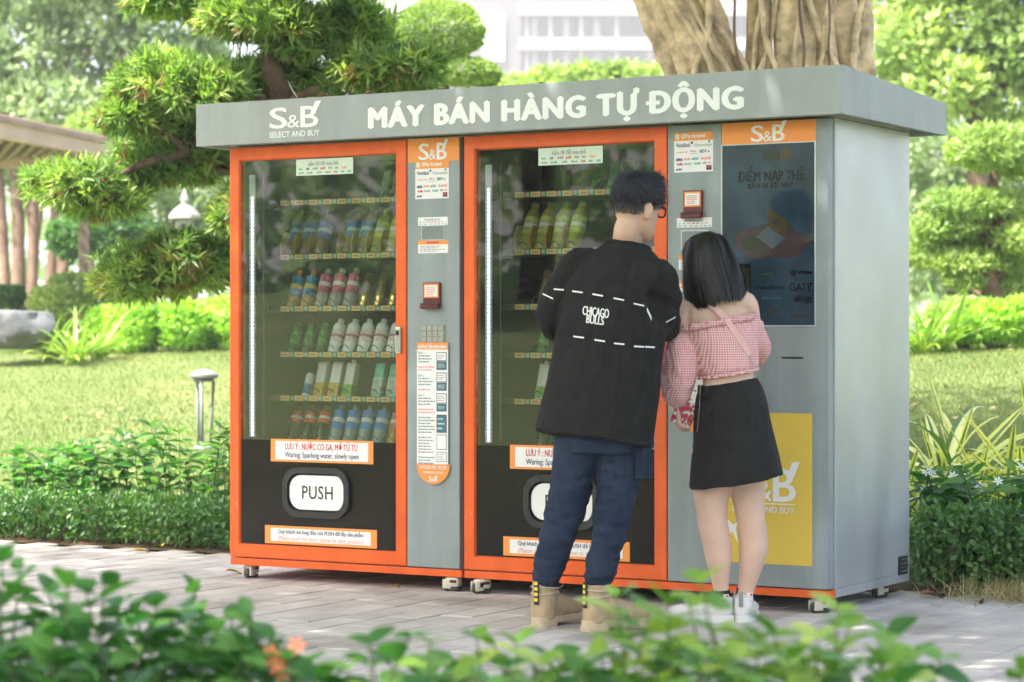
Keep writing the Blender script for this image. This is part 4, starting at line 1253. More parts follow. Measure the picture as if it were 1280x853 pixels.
hb = BVHTree.FromPolygons([v.co for v in hair.data.vertices], [tuple(p.vertices) for p in hair.data.polygons])
nv = len(hair.data.vertices)
hv = [v.co.copy() for v in hair.data.vertices]; hn = [v.normal.copy() for v in hair.data.vertices]
wh = hm @ whorl
for k in range(5200):
    i = hr.randrange(nv); p = hv[i]; n_ = hn[i]
    if n_.z < -.5: continue
    d = (p-wh); d = d-n_*d.dot(n_)
    if d.length < 1e-4: continue
    d.normalize(); tw = n_.cross(d)*.5; d = (d+tw+Vector((hr.gauss(0, .22), hr.gauss(0, .22), hr.gauss(0, .22)))).normalized()
    L_ = hr.uniform(.014, .030)
    strand(V, Fc, p-n_*.001, (d+n_*(hr.uniform(.03, .30)+.25*max(0, noise.noise(p*38)))), (d*.8-n_*.15+Vector((0, 0, -.25))), hr.uniform(.0005, .0010), n_, L_)
mesh_obj('hair_strands', V, Fc, HAIRM, hair)
V = []; Fc = []
mbv = BVHTree.FromPolygons([v.co for v in man.data.vertices], [tuple(p.vertices) for p in man.data.polygons])
hm3 = hm.to_3x3()
for k in range(30000):
    phi = hr.uniform(math.pi*.98, math.pi*2.02) if hr.random() < .85 else hr.choice([hr.uniform(-.1, .6), hr.uniform(math.pi-.6, math.pi+.1)])
    back = math.pi < phi % (2*math.pi)
    mid = abs(phi-1.5*math.pi) < .9
    zlow = -.044 if back else .0
    z = zlow+(.034-zlow)*hr.random()**.75
    f_ = (z-zlow)/(.034-zlow)
    if hr.random() > f_**.55+.12: continue
    d0 = Vector((math.cos(phi), math.sin(phi), 0)); o_ = hm @ (Vector((0, -.02 if z < -.03 else -.005, z))+d0*.2)
    h_ = mbv.ray_cast(o_, -(hm3 @ d0))
    if h_[0] is None: continue
    p, n_ = h_[0], h_[1]
    if n_.z < -.30 and z < -.02: continue
    if abs((hm.inverted() @ p).x) > .079: continue
    d = Vector((hr.gauss(0, .2), hr.gauss(0, .2), -1)); d = (d-n_*d.dot(n_)).normalized()
    strand(V, Fc, p-n_*.0006, d+n_*.22, d*.6, .00045*(.5+.7*f_), n_, hr.uniform(.003, .0065))
mesh_obj('cropped_hair', V, Fc, STUB, hair)

# glasses
mb = MB()
for sx in (-1, 1):
    c = Vector((sx*.033, .105, .0)); pts = []
    for k in range(19):
        t = 2*math.pi*k/18
        pts.append(hm @ (c+Vector((math.copysign(abs(math.cos(t))**.7, math.cos(t))*.026, -.10*abs(math.cos(t)*.026+sx*.0)-abs(sx*math.cos(t)*.026+.033)*.18+.004, math.copysign(abs(math.sin(t))**.7, math.sin(t))*.019))))
    mb.tube(pts, .0034, 6)
    mb.tube([hm @ Vector((sx*.060, .094, .008)), hm @ Vector((sx*.079, .05, .010)), hm @ Vector((sx*.083, -.005, .012)), hm @ Vector((sx*.083, -.020, .002))], .0026, 6)
mb.tube([hm @ Vector((-.008, .102, .004)), hm @ Vector((.008, .102, .004))], .0022, 6)
gl = mb.build('glasses', FRAME, man, True)
for sx in (-1, 1):
    mb = MB(); pts = [hm @ (Vector((sx*.033, .100, 0))+Vector((.024*math.cos(t), 0, .017*math.sin(t)))) for t in [2*math.pi*k/16 for k in range(16)]]
    mb.add(pts, [tuple(range(16))]); mb.build('lens', MATS['glass'], gl)

# ---------------------------------------------------------------- the woman
WZ = 9.0; WO = Vector((0.79, WZ, 0))
def K(px, py, dy=0.0):
    Z = WZ+dy
    return Vector(((px-640)*Z/3000-WO.x, dy, 1.06-(py-427)*Z/3000))
q_ = WZ/3000
wr_d = Vector((math.cos(R(12)), math.sin(R(12)), 0)); wf_d = Vector((-math.sin(R(12)), math.cos(R(12)), 0))
wm = Matrix.Translation(K(884, 331, .03)) @ Matrix.Rotation(R(16), 4, 'Z') @ Matrix.Rotation(R(-10), 4, 'X') @ Matrix.Rotation(R(-11), 4, 'Y') @ Matrix.Scale(.93, 4)
tilt = lambda d_: Matrix.Rotation(R(d_), 3, 'Y')
up_t = tilt(-9) @ wr_d
w_l = [(889, 560, 25), (889, 605, 24), (890, 648, 19), (897, 686, 18.3), (901, 735, 10), (903, 752, 10)]
w_r = [(932, 560, 25), (934, 605, 22.5), (938, 646, 18.5), (942, 684, 18.5), (933, 735, 11), (929, 750, 10.5)]
mb = MB()
add_head(mb, wm)
limb(mb, [wm @ Vector((0, -.02, -.05)), wm @ Vector((0, -.035, -.10)), K(891, 380, .0)], [.045, .044, .052], 16)
loft(mb, [ring_pts(K(x, y, dy), up_t, wf_d, a_*q_, b_*q_, 20) for x, y, a_, b_, dy in
          ((916, 545, 44, 40, 0), (914, 510, 43, 40, 0), (911, 478, 33, 27, 0), (907, 455, 33, 26, .01), (902, 430, 38, 29, .015), (897, 410, 41, 28, .015), (895, 394, 43, 25, .01), (893, 380, 38, 20, .0), (891, 371, 24, 17, 0))])
wshL, welL, wwrL = K(856, 388, .0), K(848, 452, -.02), K(846, 505, .03)
wshR, welR, wwrR = K(932, 379, .03), K(948, 436, .10), K(925, 462, .30)
limb(mb, [K(880, 386, .0), wshL, (wshL+welL)/2, welL, wwrL], [.05, .042, .036, .032, .024], 14)
limb(mb, [K(912, 380, .0), wshR, (wshR+welR)/2, welR, wwrR], [.05, .042, .036, .032, .024], 14)
add_hand(mb, wwrL, Vector((.02, .03, -1)), (-1, -.2, 0), .88, .55, -1)
add_hand(mb, wwrR, wwrR-welR, (0, -.4, 1), .88, .5, 1)
for tb, dy, (fx, fy) in ((w_l, .06, (903, 768)), (w_r, .10, (929, 764))):
    p_ = [K(x, y, dy*(y-540)/220) for x, y, r in tb]; r_ = [r*q_ for x, y, r in tb]
    limb(mb, [*p_, K(fx, fy, dy)], r_+[.030], 18)
woman = fuse('person', mb, .006, 4, SKINW)
woman.location = WO
tag(woman, 'woman in pink gingham off-shoulder blouse and black skirt with straight black hair', 'person')
add_face(woman, wm)

# blouse
mb = MB()
loft(mb, [ring_pts(K(x, y, dy), up_t, wf_d, a_*q_, b_*q_, 30) for x, y, a_, b_, dy in
          ((911, 467, 35.5, 30, 0), (911, 461, 38, 33, 0), (909, 450, 41, 35, .005), (905, 430, 44, 36, .01), (901, 418, 47.5, 34, .012), (899, 409, 47, 31, .01), (898, 405, 46, 29, .01))])
limb(mb, [K(872, 424, 0), K(856, 421, 0), K(851, 438, -.01), K(850, 462, -.01), K(846, 492, .01), K(847, 503, .03)], [.045, .046, .060, .070, .060, .030], 18)
limb(mb, [K(920, 412, .01), K(936, 405, .03), K(942, 418, .06), welR, (welR+wwrR)/2, wwrR], [.045, .042, .046, .049, .050, .030], 18)
def d_bl(c):
    w = .0045*nz3(c, 26, 26, 9, 1)+.0025*nz3(c, 60, 60, 20, 4)
    z_top = K(895, 405).z; z_bot = K(911, 465).z
    g = max(0, 1-abs(c.z-z_bot)/.05)+max(0, 1-abs(c.z-z_top)/.05)
    w += .0035*math.sin((c.x*.9+c.y*.6)*230+3*nz3(c, 10, 10, 10))*min(1, g)
    if c.x < K(868, 400).x: w += .006*nz3(c, 30, 30, 26, 8)*(1 if c.z < K(850, 470).z else .35)
    return w
blo = fuse('blouse', mb, .0065, 3, GINGHAM, woman, d_bl)
# ruffled neckline and hem: wavy standing bands
def ruffle(cx, cy, a_, b_, dy, hgt, nm, amp=.006, ang=0.0, drop=0):
    n = 150; V = []
    for k in range(n):
        t = 2*math.pi*k/n
        for lv, ex in ((0, 0), (.5, .6), (1, 1.0)):
            wv = amp*ex*math.sin(k*1.15+1.3*math.sin(k*.37))
            V.append(K(cx, cy, dy)+up_t*((a_*q_+.002+wv+ex*.004)*math.cos(t))+wf_d*((b_*q_+.002+wv+ex*.004)*math.sin(t))+Vector((0, 0, hgt*lv+ex*.003*math.sin(k*.9))))
    F2 = []
    for k in range(n):
        j = (k+1) % n
        for l in (0, 1): F2.append((k*3+l, j*3+l, j*3+l+1, k*3+l+1))
    o = mesh_obj(nm, V, F2, GINGHAM, blo, True); sd = o.modifiers.new('t', 'SOLIDIFY'); sd.thickness = .0015
ruffle(894.5, 408, 52.5, 32, .01, .026, 'neck_ruffle')
ruffle(911, 465, 36.5, 31, 0, -.012, 'hem_ruffle', .004)

# skirt
mb = MB()
for_r = ((910, 478, 36.0, 30.5), (911, 490, 42, 37), (913, 512, 47, 43), (916, 545, 51, 45), (919, 580, 57, 47), (920.5, 603, 60, 48))
loft(mb, [ring_pts(K(x, y, 0), up_t, wf_d, a_*q_, b_*q_, 30) for x, y, a_, b_ in for_r])
skirt = fuse('skirt', mb, .007, 2, SKIRT, woman, lambda c: .005*nz3(c, 9, 9, 3, 2)+.002*nz3(c, 20, 20, 10, 3))
for k, (x0, x1) in enumerate(((872, 866), (877, 873))):
    mb = MB(); pts = [K(x0, 482, -.03), K((x0+x1)/2+2, 508, -.06), K(x1+2, 540-8*k, -.05)]
    vs_ = []
    for p in pts: vs_ += [p, p+Vector((.011, .003, 0))]
    mb.add(vs_, [(0, 1, 3, 2), (2, 3, 5, 4)]); o = mb.build('tie_ribbon', SKIRT, skirt); sd = o.modifiers.new('t', 'SOLIDIFY'); sd.thickness = .002
    mb = MB(); mb.tube([p+Vector((.010, -.002, 0)) for p in pts], .0009, 5); mb.build('ribbon_edge', LACE, skirt)

# bag strap over the back, chain at its end
mb = MB(); bw = BVHTree.FromPolygons([v.co for v in blo.data.vertices], [tuple(p.vertices) for p in blo.data.polygons])
bb_ = BVHTree.FromPolygons([v.co for v in woman.data.vertices], [tuple(p.vertices) for p in woman.data.polygons])
def on_w(px, py, off=.005):
    q = K(px, py, -.1); ys_ = []
    for b_ in (bw, bb_):
        h_ = b_.ray_cast(Vector((q.x, -2, q.z)), Vector((0, 1, 0)))
        if h_[0] is not None: ys_.append(h_[0].y)
    return Vector((q.x, (min(ys_) if ys_ else 0)-off, q.z))
pts = [on_w(877, 372), on_w(886, 379, .010), on_w(898, 389, .022), on_w(909, 401, .020), on_w(919, 415, .009), on_w(929, 430), on_w(938, 444)]
vs_ = []
for p in pts: vs_ += [p+Vector((-.009, 0, -.006)), p+Vector((.009, 0, .006))]
mb.add(vs_, [(2*k, 2*k+1, 2*k+3, 2*k+2) for k in range(len(pts)-1)])
o = mb.build('shoulder_strap', STRAP, woman); sd = o.modifiers.new('t', 'SOLIDIFY'); sd.thickness = .003
mb = MB()
for k in range(9):
    c = on_w(939+k*1.1, 447+k*3.2, .004); mb.tube([c+Vector((.0035*math.cos(t)*(1 if k % 2 else .4), .002*math.cos(t)*(0 if k % 2 else 1), .0055*math.sin(t))) for t in [2*math.pi*i/8 for i in range(9)]], .0012, 5)
mb.build('strap_chain', CHROME, o, True)

# bobbed hair
V = []; Fc = []
hr = random.Random(21)
crown = Vector((-.010, -.035, .118))
def bob_pt(phi, s_, lift):
    """s 0 at the crown .. 1 at the tips"""
    z = .122-.355*max(0, s_-.0)**1.25 if s_ > 0 else .122
    if s_ < .35:
        k = s_/.35; rx = .090*math.sin(k*math.pi/2); ry = .108*math.sin(k*math.pi/2); z = .045+.080*math.cos(k*math.pi/2)
    else:
        k = (s_-.35)/.65; rx = .090+.034*math.sin(k*1.9); ry = .108+.006*math.sin(k*2.6)-.004*k; z = .045-.212*k
        if k > .8: rx -= (k-.8)*.05
    return Vector(((rx+lift)*math.cos(phi), -.012+(ry+lift)*math.sin(phi), z+lift*.3))
# face opening: hair hangs from phi 170deg round the back to 370deg
def grow(nst, w0, w1, l0, l1, V, Fc):
    for i in range(nst):
        phi = R(hr.uniform(158, 382)); lift = hr.uniform(l0, l1); w = hr.uniform(w0, w1)
        tip = 1.0+hr.gauss(0, .022)+.07*noise.noise(Vector((phi*9, 0, 1)))-(.06 if abs(phi-math.pi*1.5) > 1.45 else 0)
        phj = hr.gauss(0, .03); n = 11; base = len(V)
        clump = .10*noise.noise(Vector((phi*6.5, 0, 3)))+.06*noise.noise(Vector((phi*19, 0, 8)))
        for k in range(n+1):
            s_ = tip*k/n
            ph = phi+(phj+clump)*s_*s_
            p = wm @ bob_pt(ph, s_, lift+.004*math.sin(s_*6+phi*9)+s_*.012*noise.noise(Vector((phi*11, s_*1.5, 5))))
            t_ = wm.to_3x3() @ Vector((-math.sin(ph), math.cos(ph), 0)).normalized()
            ww = w*(1-.8*max(0, k/n-.75)*4*.25-.0)*(.35 if k == n else 1)
            V += [p-t_*ww, p+t_*ww]
        for k in range(n): Fc.append((base+2*k, base+2*k+1, base+2*k+3, base+2*k+2))
grow(900, .004, .006, -.008, -.002, V, Fc)
whair = mesh_obj('hair', V, Fc, HAIRW, woman, True)
V = []; Fc = []; grow(3000, .0006, .0013, -.003, .004, V, Fc); grow(260, .0004, .0006, .004, .013, V, Fc); mesh_obj('hair_strands', V, Fc, HAIRW, whair, True)

# socks and sneakers
for (x, y, dy) in ((903, 752, .06), (929, 750, .10)):
    mb = MB(); a_ = K(x-(2 if x < 910 else -3), y-14, dy*.95); b_ = K(x, y+12, dy)
    mb.tube([a_, (a_+b_)/2, b_], [.034, .035, .037], 18); o = auto_smooth(mb.build('sock', SOCK, woman), 50)
    c = (a_*.75+b_*.25)+Vector((.012, -.0345, 0)); MB().box(c.x-.008, c.x+.014, c.y-.003, c.y+.004, c.z-.006, c.z+.006, .001).build('sock_patch', WHITE, o)
    MB().box(c.x+.003, c.x+.012, c.y-.0042, c.y-.0032, c.z-.004, c.z+.004).build('sock_patch', REDT, o)
def shoe_meshes():
    mb = MB()
    loft(mb, [ring_pts((0, y, zc), Vector((1, 0, 0)), Vector((0, 0, 1)), a_, b_, 18, 2.3) for y, zc, a_, b_ in
              ((-.095, .060, .020, .032), (-.085, .058, .033, .040), (-.05, .060, .037, .046), (0, .055, .038, .040), (.05, .046, .041, .030), (.10, .042, .040, .024), (.135, .040, .030, .019), (.150, .036, .014, .012))])
    limb(mb, [(0, -.055, .06), (0, -.06, .098)], [.040, .041], 16)
    up = fuse('sneaker', mb, .0055, 3, SHOEW)
    so = MB(); pts = []
    for t in range(0, 360, 12):
        x = math.cos(R(t)); y = math.sin(R(t)); pts.append((math.copysign(abs(x)**.75, x)*.044*(1 if y > 0 else .9), .028+math.copysign(abs(y)**.8, y)*.130))
    n = len(pts)
    so.add([(x, y, 0.0) for x, y in pts]+[(x*1.03, y, .014) for x, y in pts]+[(x, y, .028) for x, y in pts], [tuple(range(n-1, -1, -1)), tuple(range(2*n, 3*n))]+[(k*n+i, k*n+(i+1) % n, (k+1)*n+(i+1) % n, (k+1)*n+i) for k in (0, 1) for i in range(n)])
    sole = auto_smooth(so.build('sole', SHOEW), 40)
    lc = MB()
    for y, z in ((.0, .097), (.02, .088), (.04, .080), (.06, .072)): lc.tube([(-.026, y-.006, z-.012), (0, y, z), (.026, y-.006, z-.012)], .003, 6)
    lc.box(-.008, .008, -.104, -.099, .060, .118, .002)
    lace = lc.build('laces', GREYT, None, True)
    r_ = [o.data for o in (up, sole, lace)]
    for o in (up, sole, lace): bpy.data.objects.remove(o)
    return r_
SH = shoe_meshes()
for (px, py, dy, yaw) in ((884, 768, .06, -82), (931, 762, .12, 14)):
    c = K(px, py, dy); b_ = bpy.data.objects.new('sneaker', SH[0]); b_.location = (c.x, c.y, 0); b_.rotation_euler = (0, 0, -R(yaw)); link(b_, woman)
    for nm, me in zip(('sole', 'laces'), SH[1:]): link(bpy.data.objects.new(nm, me), b_)
# patterned pouch in her hand
PATT = mat('red white pattern', (.5, .1, .12), .6, attr=None)
def pattern(m):
    nt = m.node_tree; b = nt.nodes['Principled BSDF']; tc = nt.nodes.new('ShaderNodeTexCoord'); v = nt.nodes.new('ShaderNodeTexNoise'); v.inputs['Scale'].default_value = 70
    cr = nt.nodes.new('ShaderNodeValToRGB'); cr.color_ramp.interpolation = 'CONSTANT'; cr.color_ramp.elements[0].color = (.50, .05, .07, 1); cr.color_ramp.elements[1].color = (.75, .68, .68, 1); cr.color_ramp.elements[1].position = .54
    nt.links.new(tc.outputs['Object'], v.inputs['Vector']); nt.links.new(v.outputs['Fac'], cr.inputs[0]); nt.links.new(cr.outputs[0], b.inputs['Base Color'])
pattern(PATT)
c = WO+K(856, 516, .01)
pouch = MB().box(-.040, .040, -.008, .008, -.052, .040, .006).build('folded_pouch', PATT); pouch.location = c; pouch.rotation_euler = (R(6), R(24), R(-8))
mb = MB(); mb.tube([(-.04, 0, .041), (.04, 0, .041)], .003, 8); mb.build('pouch_zip', CHROME, pouch)
tag(pouch, 'red and white patterned pouch held in the woman\'s lowered left hand', 'pouch')

# ================================================================ planting
def leafmat(name, c0, c1, c2, rough=.5, tr=(1.2, 1.5, .5), spec=.35):
    return mat(name, c1, rough, spec=spec, attr='tone', ramp=[(0.0, c0), (.5, c1), (1.0, c2)], transl=1.0, transl_col=tr)
PODO = mat('podocarpus leaf', (.09, .15, .036), .5, spec=.35, attr='tone', ramp=[(0.0, (.16, .10, .04)), (.05, (.12, .085, .035)), (.09, (.055, .105, .030)), (.5, (.11, .175, .042)), (1.0, (.28, .33, .09))], transl=1.0, transl_col=(1.1, 1.3, .6))
FARG = leafmat('sage tree leaf', (.09, .13, .075), (.15, .20, .105), (.23, .28, .15), .6, (1.2, 1.3, .95))
BRIGHT = leafmat('bright tree leaf', (.08, .135, .042), (.15, .21, .06), (.26, .31, .10), .55, (1.25, 1.35, .8))
HEDGE = leafmat('hedge leaf', (.025, .075, .018), (.05, .125, .025), (.11, .20, .04), .38, (.6, .8, .3), .5)
GARD = leafmat('gardenia leaf', (.022, .075, .022), (.045, .115, .030), (.10, .19, .05), .35, (.6, .8, .3), .5)
TOPI = leafmat('topiary leaf', (.05, .085, .02), (.12, .17, .045), (.25, .28, .09), .55)
DARKG = leafmat('dark bush leaf', (.022, .060, .022), (.04, .095, .03), (.08, .15, .05), .5)
GRASSM = leafmat('grass blade', (.122, .16, .054), (.160, .203, .070), (.235, .235, .11), .7, (.6, .75, .45), .1)
FERN = leafmat('fern leaf', (.09, .17, .025), (.17, .27, .04), (.30, .38, .07), .5)
BARK = mat('brown bark', (.13, .085, .055), .9, var=.45, vscale=9, bump=.8, bscale=30)
PINKBARK = mat('reddish bark', (.20, .13, .10), .9, var=.35, vscale=4, bump=.6, bscale=20)
BANYAN = mat('banyan bark', (.66, .51, .34), .85, var=.5, vscale=11, bump=1.0, bscale=34, detail=8)

def unit(v): return v/np.maximum(np.linalg.norm(v, axis=-1, keepdims=True), 1e-9)
def leaf_mesh(name, P, D, N, L, W, tone, material, parent=None, fold=.25, far=False, bend=0.0):
    n = len(P); D = unit(D); S = unit(np.cross(D, N)); Nn = np.cross(S, D)
    L = np.broadcast_to(L, (n,))[:, None]; W = np.broadcast_to(W, (n,))[:, None]
    if far:
        V = np.stack([P, P+D*L*.45+S*W*.5, P+D*L-Nn*L*bend, P+D*L*.45-S*W*.5], 1); k = 4
        F = np.arange(n*4).reshape(n, 4)
    else:
        V = np.stack([P, P+D*L*.42+S*W*.5, P+D*L*.45-Nn*W*fold, P+D*L*.42-S*W*.5, P+D*L-Nn*L*bend], 1); k = 5
        b = (np.arange(n)*5)[:, None]
        F = np.concatenate([b+np.array([[0, 1, 2]]), b+np.array([[0, 2, 3]]), b+np.array([[1, 4, 2]]), b+np.array([[2, 4, 3]])], 1).reshape(-1, 3)
    me = bpy.data.meshes.new(name)
    me.vertices.add(n*k); me.vertices.foreach_set('co', V.reshape(-1).astype(np.float32))
    m = F.shape[1]
    me.loops.add(F.size); me.loops.foreach_set('vertex_index', F.reshape(-1).astype(np.int32))
    me.polygons.add(len(F)); me.polygons.foreach_set('loop_start', (np.arange(len(F))*m).astype(np.int32))
    at_ = me.attributes.new('tone', 'FLOAT', 'POINT'); at_.data.foreach_set('value', np.repeat(np.clip(tone, 0, 1), k).astype(np.float32))
    me.materials.append(material); me.update(calc_edges=True); me.validate()
    return link(bpy.data.objects.new(name, me), parent)
def rdir(n): return unit(rng.normal(size=(n, 3)))
def blob_pts(blobs, n, shell=.72, flat=None, wobble=1.0):
    """points in the outer shell of ellipsoids (centre, radii); returns points, outward directions, a clump tone"""
    vol = np.array([r[0]*r[1]+r[1]*r[2]+r[0]*r[2] for c, r in blobs]); idx = rng.choice(len(blobs), n, p=vol/vol.sum())
    C = np.array([tuple(c) for c, r in blobs])[idx]; Rr = np.array([tuple(r) for c, r in blobs])[idx]
    d = rdir(n); rad = shell+(1-shell)*rng.random(n)**.5
    wob = 1+wobble*(.16*np.sin(d[:, 0]*7+idx*1.7)*np.sin(d[:, 1]*6+idx)+.10*np.sin(d[:, 2]*11+idx*.6))
    if flat is not None: d[:, 2] = np.where(d[:, 2] < 0, d[:, 2]*flat, d[:, 2])
    P = C+d*Rr*(rad*wob)[:, None]
    ct = np.clip(.5+.30*np.sin(idx*2.399)+.22*np.sin(P[:, 0]*5+P[:, 2]*7)+.2*d[:, 2]*0, 0, 1)
    return P, unit(d/Rr), ct
def foliage(name, blobs, n, L, W, material, parent, far=True, shell=.72, up=.3, spread=.7, flat=None, kind=None, fold=.25, wobble=1.0):
    P, O, ct = blob_pts(blobs, n, shell, flat, wobble)
    D = unit(O*.6+rdir(n)*spread+np.array([0, 0, up])); N = unit(O+rdir(n)*.7+np.array([0, 0, .5]))
    Ls = L*rng.uniform(.65, 1.25, n); Ws = W*rng.uniform(.7, 1.2, n)
    o = leaf_mesh(name, P, D, N, Ls, Ws, .55*ct+.45*rng.random(n), material, parent, fold, far)
    return tag(o, kind='stuff')
def limbtube(name, pts, rads, material, parent, n=9, wob=.0):
    mb = MB(); a_, r_ = curve(pts, rads, 6)
    mb.tube(a_, r_, n)
    o = mb.build(name, material, parent, True)
    if wob:
        for v in o.data.vertices: v.co += Vector((noise.noise(v.co*9), noise.noise(v.co*9+Vector((7, 0, 0))), 0))*wob
    return o
def tree(name, label, loc_, trunk_pts, rads, blobs, n, L, W, material, bark=BARK, group=None, branches=True, **k):
    root = empty(name, loc_, 0, label, 'tree', group); b0 = Vector(loc_)
    limbtube('trunk', [Vector(p)-b0 for p in trunk_pts], rads, bark, root, 10, .01)
    top = Vector(trunk_pts[-1])-b0
    if branches:
        for c, r in blobs[:10]:
            q = Vector(c)-b0; mid = (top+q)/2+Vector((0, 0, -.1))
            limbtube('branch', [top*.92, mid, q], [rads[-1]*.7, rads[-1]*.45, rads[-1]*.2], bark, root, 7)
    foliage('crown', [(Vector(c)-b0, r) for c, r in blobs], n, L, W, material, root, **k)
    return root
def A(px, py, d): return at(px, py, d)
def blobpx(px, py, rx, ry, d, rd=None):
    q = d/3000.0; return (A(px, py, d), (rx*q, (rd if rd else (rx+ry)*.5)*q, ry*q))
def gnd(px, d):
    x = (px-640)*d/3000.0; return Vector((x, d, lawn_h(x, d)))

# ---------------------------------------------------------------- cloud-pruned podocarpus behind the left machine
D0 = 13.8; q0 = D0/3000
pods = [(232, 8, 82, 24), (350, 40, 56, 34), (432, 38, 62, 42), (205, 108, 88, 44), (350, 100, 66, 28), (488, 92, 78, 30), (214, 198, 84, 38), (105, 240, 68, 36), (222, 336, 90, 50), (400, -40, 120, 40), (415, 200, 80, 40), (330, 260, 60, 40), (292, 112, 56, 34), (300, 22, 46, 28), (262, 158, 44, 24), (170, 150, 50, 22), (160, 222, 50, 26)]
base_p = gnd(395, D0)
podo = empty('podocarpus_tree', base_p, 0, 'cloud-pruned podocarpus with layered long-leaf pads behind the left vending machine', 'tree')
tr = [base_p, A(392, 380, D0), A(372, 250, D0+.1), A(352, 130, D0), A(338, 60, D0-.05), A(345, -40, D0)]
limbtube('trunk', [p-base_p for p in tr], [.15, .13, .10, .075, .055, .04], BARK, podo, 12, .015)
P_, D_, N_, T_ = [], [], [], []
for i, (px, py, rx, ry) in enumerate(pods):
    rx *= 1.08; ry *= 1.16
    dd = D0+(-.25 if i % 2 else .2)
    c = A(px, py, dd)-base_p; r3 = np.array([rx*q0, (rx*.55+ry*.5)*q0, ry*q0])
    jn = min(tr, key=lambda p: abs((p-base_p).z-(c.z-.12)))-base_p
    if i in (7, 14, 15, 16): jn = A(236, 192, D0)-base_p
    limbtube('branch', [jn, (jn+c)/2+Vector((0, 0, .03)), c+Vector((0, 0, -r3[2]*.25))], [.030, .022, .012], BARK, podo, 8, .01)
    for k in range(5):
        a_ = k*1.26+i; e_ = c+Vector((math.cos(a_)*r3[0]*.7, math.sin(a_)*r3[1]*.7, -r3[2]*.10))
        limbtube('twig', [c+Vector((0, 0, -r3[2]*.35)), (c+e_)/2+Vector((0, 0, -r3[2]*.3)), e_], [.016, .010, .005], BARK, podo, 6)
    nt_ = int(480*(rx*ry)/(80*38))
    d = rdir(nt_); d[:, 2] = np.where(d[:, 2] < 0, d[:, 2]*.45, d[:, 2])
    wob = 1+.12*np.sin(d[:, 0]*6+i)+.10*np.sin(d[:, 1]*9+2*i)
    sub = rng.uniform(-.52, .52, (7, 3)); sub[:, 2] *= .7; sub[0] = 0; si = rng.integers(0, 7, nt_); ss = rng.uniform(.42, .66, 7); ss[0] = .8
    tips = np.array(c)+(d*(wob*rng.uniform(.6, 1.0, nt_))[:, None]*ss[si][:, None]+sub[si])*r3
    out = unit(d/r3+np.array([0, 0, .8]))
    m_ = 12
    P_.append(np.repeat(tips, m_, 0)+rng.normal(size=(nt_*m_, 3))*.008)
    D_.append(unit(np.repeat(out, m_, 0)*.75+rdir(nt_*m_)*.85)); N_.append(unit(np.repeat(out, m_, 0)+rdir(nt_*m_)*.8))
    tt = np.clip(.22+.16*np.sin(si*2.1+i)+.40*(rng.random(nt_) < .35)+.25*rng.random(nt_), 0, 1)
    tt = np.where((d[:, 2] < .12) & (rng.random(nt_) < .11), -1.0, tt)
    T_.append(np.clip(np.repeat(tt, m_)*.8+.2*rng.random(nt_*m_), 0, 1))
P_, D_, N_, T_ = map(np.concatenate, (P_, D_, N_, T_)); n = len(P_)
tag(leaf_mesh('leaf_pads', P_, D_, N_, rng.uniform(.065, .115, n), rng.uniform(.014, .021, n), T_, PODO, podo, .2, False, .10), kind='stuff')

# ---------------------------------------------------------------- banyan behind the right machine; its unseen crown is shaped to shade machines and foreground
BD = 13.0; qb = BD/3000
ban = empty('banyan_tree', gnd(950, BD), 0, 'banyan tree with two bundles of pale aerial-root trunks rising behind the right machine', 'tree'); b0 = ban.location.copy()
def strand_root(nm, x0, x1, r, dz, tw=0.0, m=None, rough=1.0):
    pts = []; rr = []
    for k, y in enumerate((660, 430, 260, 160, 95, 60, 30, 0, -40, -110, -260)):
        t_ = (95-y)/95; x = x0+(x1-x0)*(t_ if t_ > 0 else t_*.25)
        pts.append(A(x+tw*math.sin(k*1.3+x0), y, BD+dz)-b0); rr.append(r*qb*(1.35 if y > 500 else 1.15 if y > 300 else 1.0)*(1+.13*math.sin(k*1.9+x0)))
    mb = MB(); a_, r_ = curve(pts, rr, 9); mb.tube(a_, r_, 22); o = mb.build(nm, m or BANYAN, ban, True)
    nr = [v.normal.copy() for v in o.data.vertices]; sd = x0*.37
    for v, n_ in zip(o.data.vertices, nr):
        c = v.co; q = Vector((c.x*11+sd, c.y*11, c.z*1.8)); q2 = Vector((c.x*34+sd, c.y*34, c.z*5)); q3 = Vector((c.x*40, c.y*40, c.z*60+sd))
        v.co = c+n_*(.30*noise.noise(q)+.20*noise.noise(q2)+.06*noise.noise(q3))*r*qb*rough
for q in ((846, 804, 16, .02), (861, 822, 13, -.05), (884, 843, 17, -.10), (903, 864, 16, -.04), (922, 884, 13, .03), (880, 848, 14, .16), (905, 872, 14, .16)): strand_root('trunk_strand', *q)
for q in ((868, 890, 4.0, -.17), (932, 880, 4.2, -.12), (916, 856, 3.6, -.17), (893, 838, 3.0, -.20)): strand_root('aerial_root', *q, 4, None, 1.4)
for q in ((942, 944, 11, 0), (958, 957, 9, -.09), (984, 986, 18, -.11), (1010, 1007, 9, -.14), (1031, 1027, 17, -.08), (1058, 1052, 18, 0), (1082, 1077, 11, .08), (996, 996, 22, .14), (1045, 1040, 20, .15)): strand_root('trunk_strand', *q)
for q in ((950, 972, 4, -.15), (998, 996, 3.4, -.23), (1046, 1012, 4, -.2), (972, 948, 3.4, -.18), (1066, 1076, 3.6, -.12), (1020, 1040, 3, -.22), (940, 955, 3, -.14)): strand_root('aerial_root', *q, 3, None, 1.4)
for q in ((928, 915, 1.6, -.25), (1001, 1003, 1.6, -.27), (1042, 1032, 1.5, -.26)): strand_root('aerial_root', *q, 4, PINKBARK)
top1 = A(900, -260, BD)-b0
crown = []
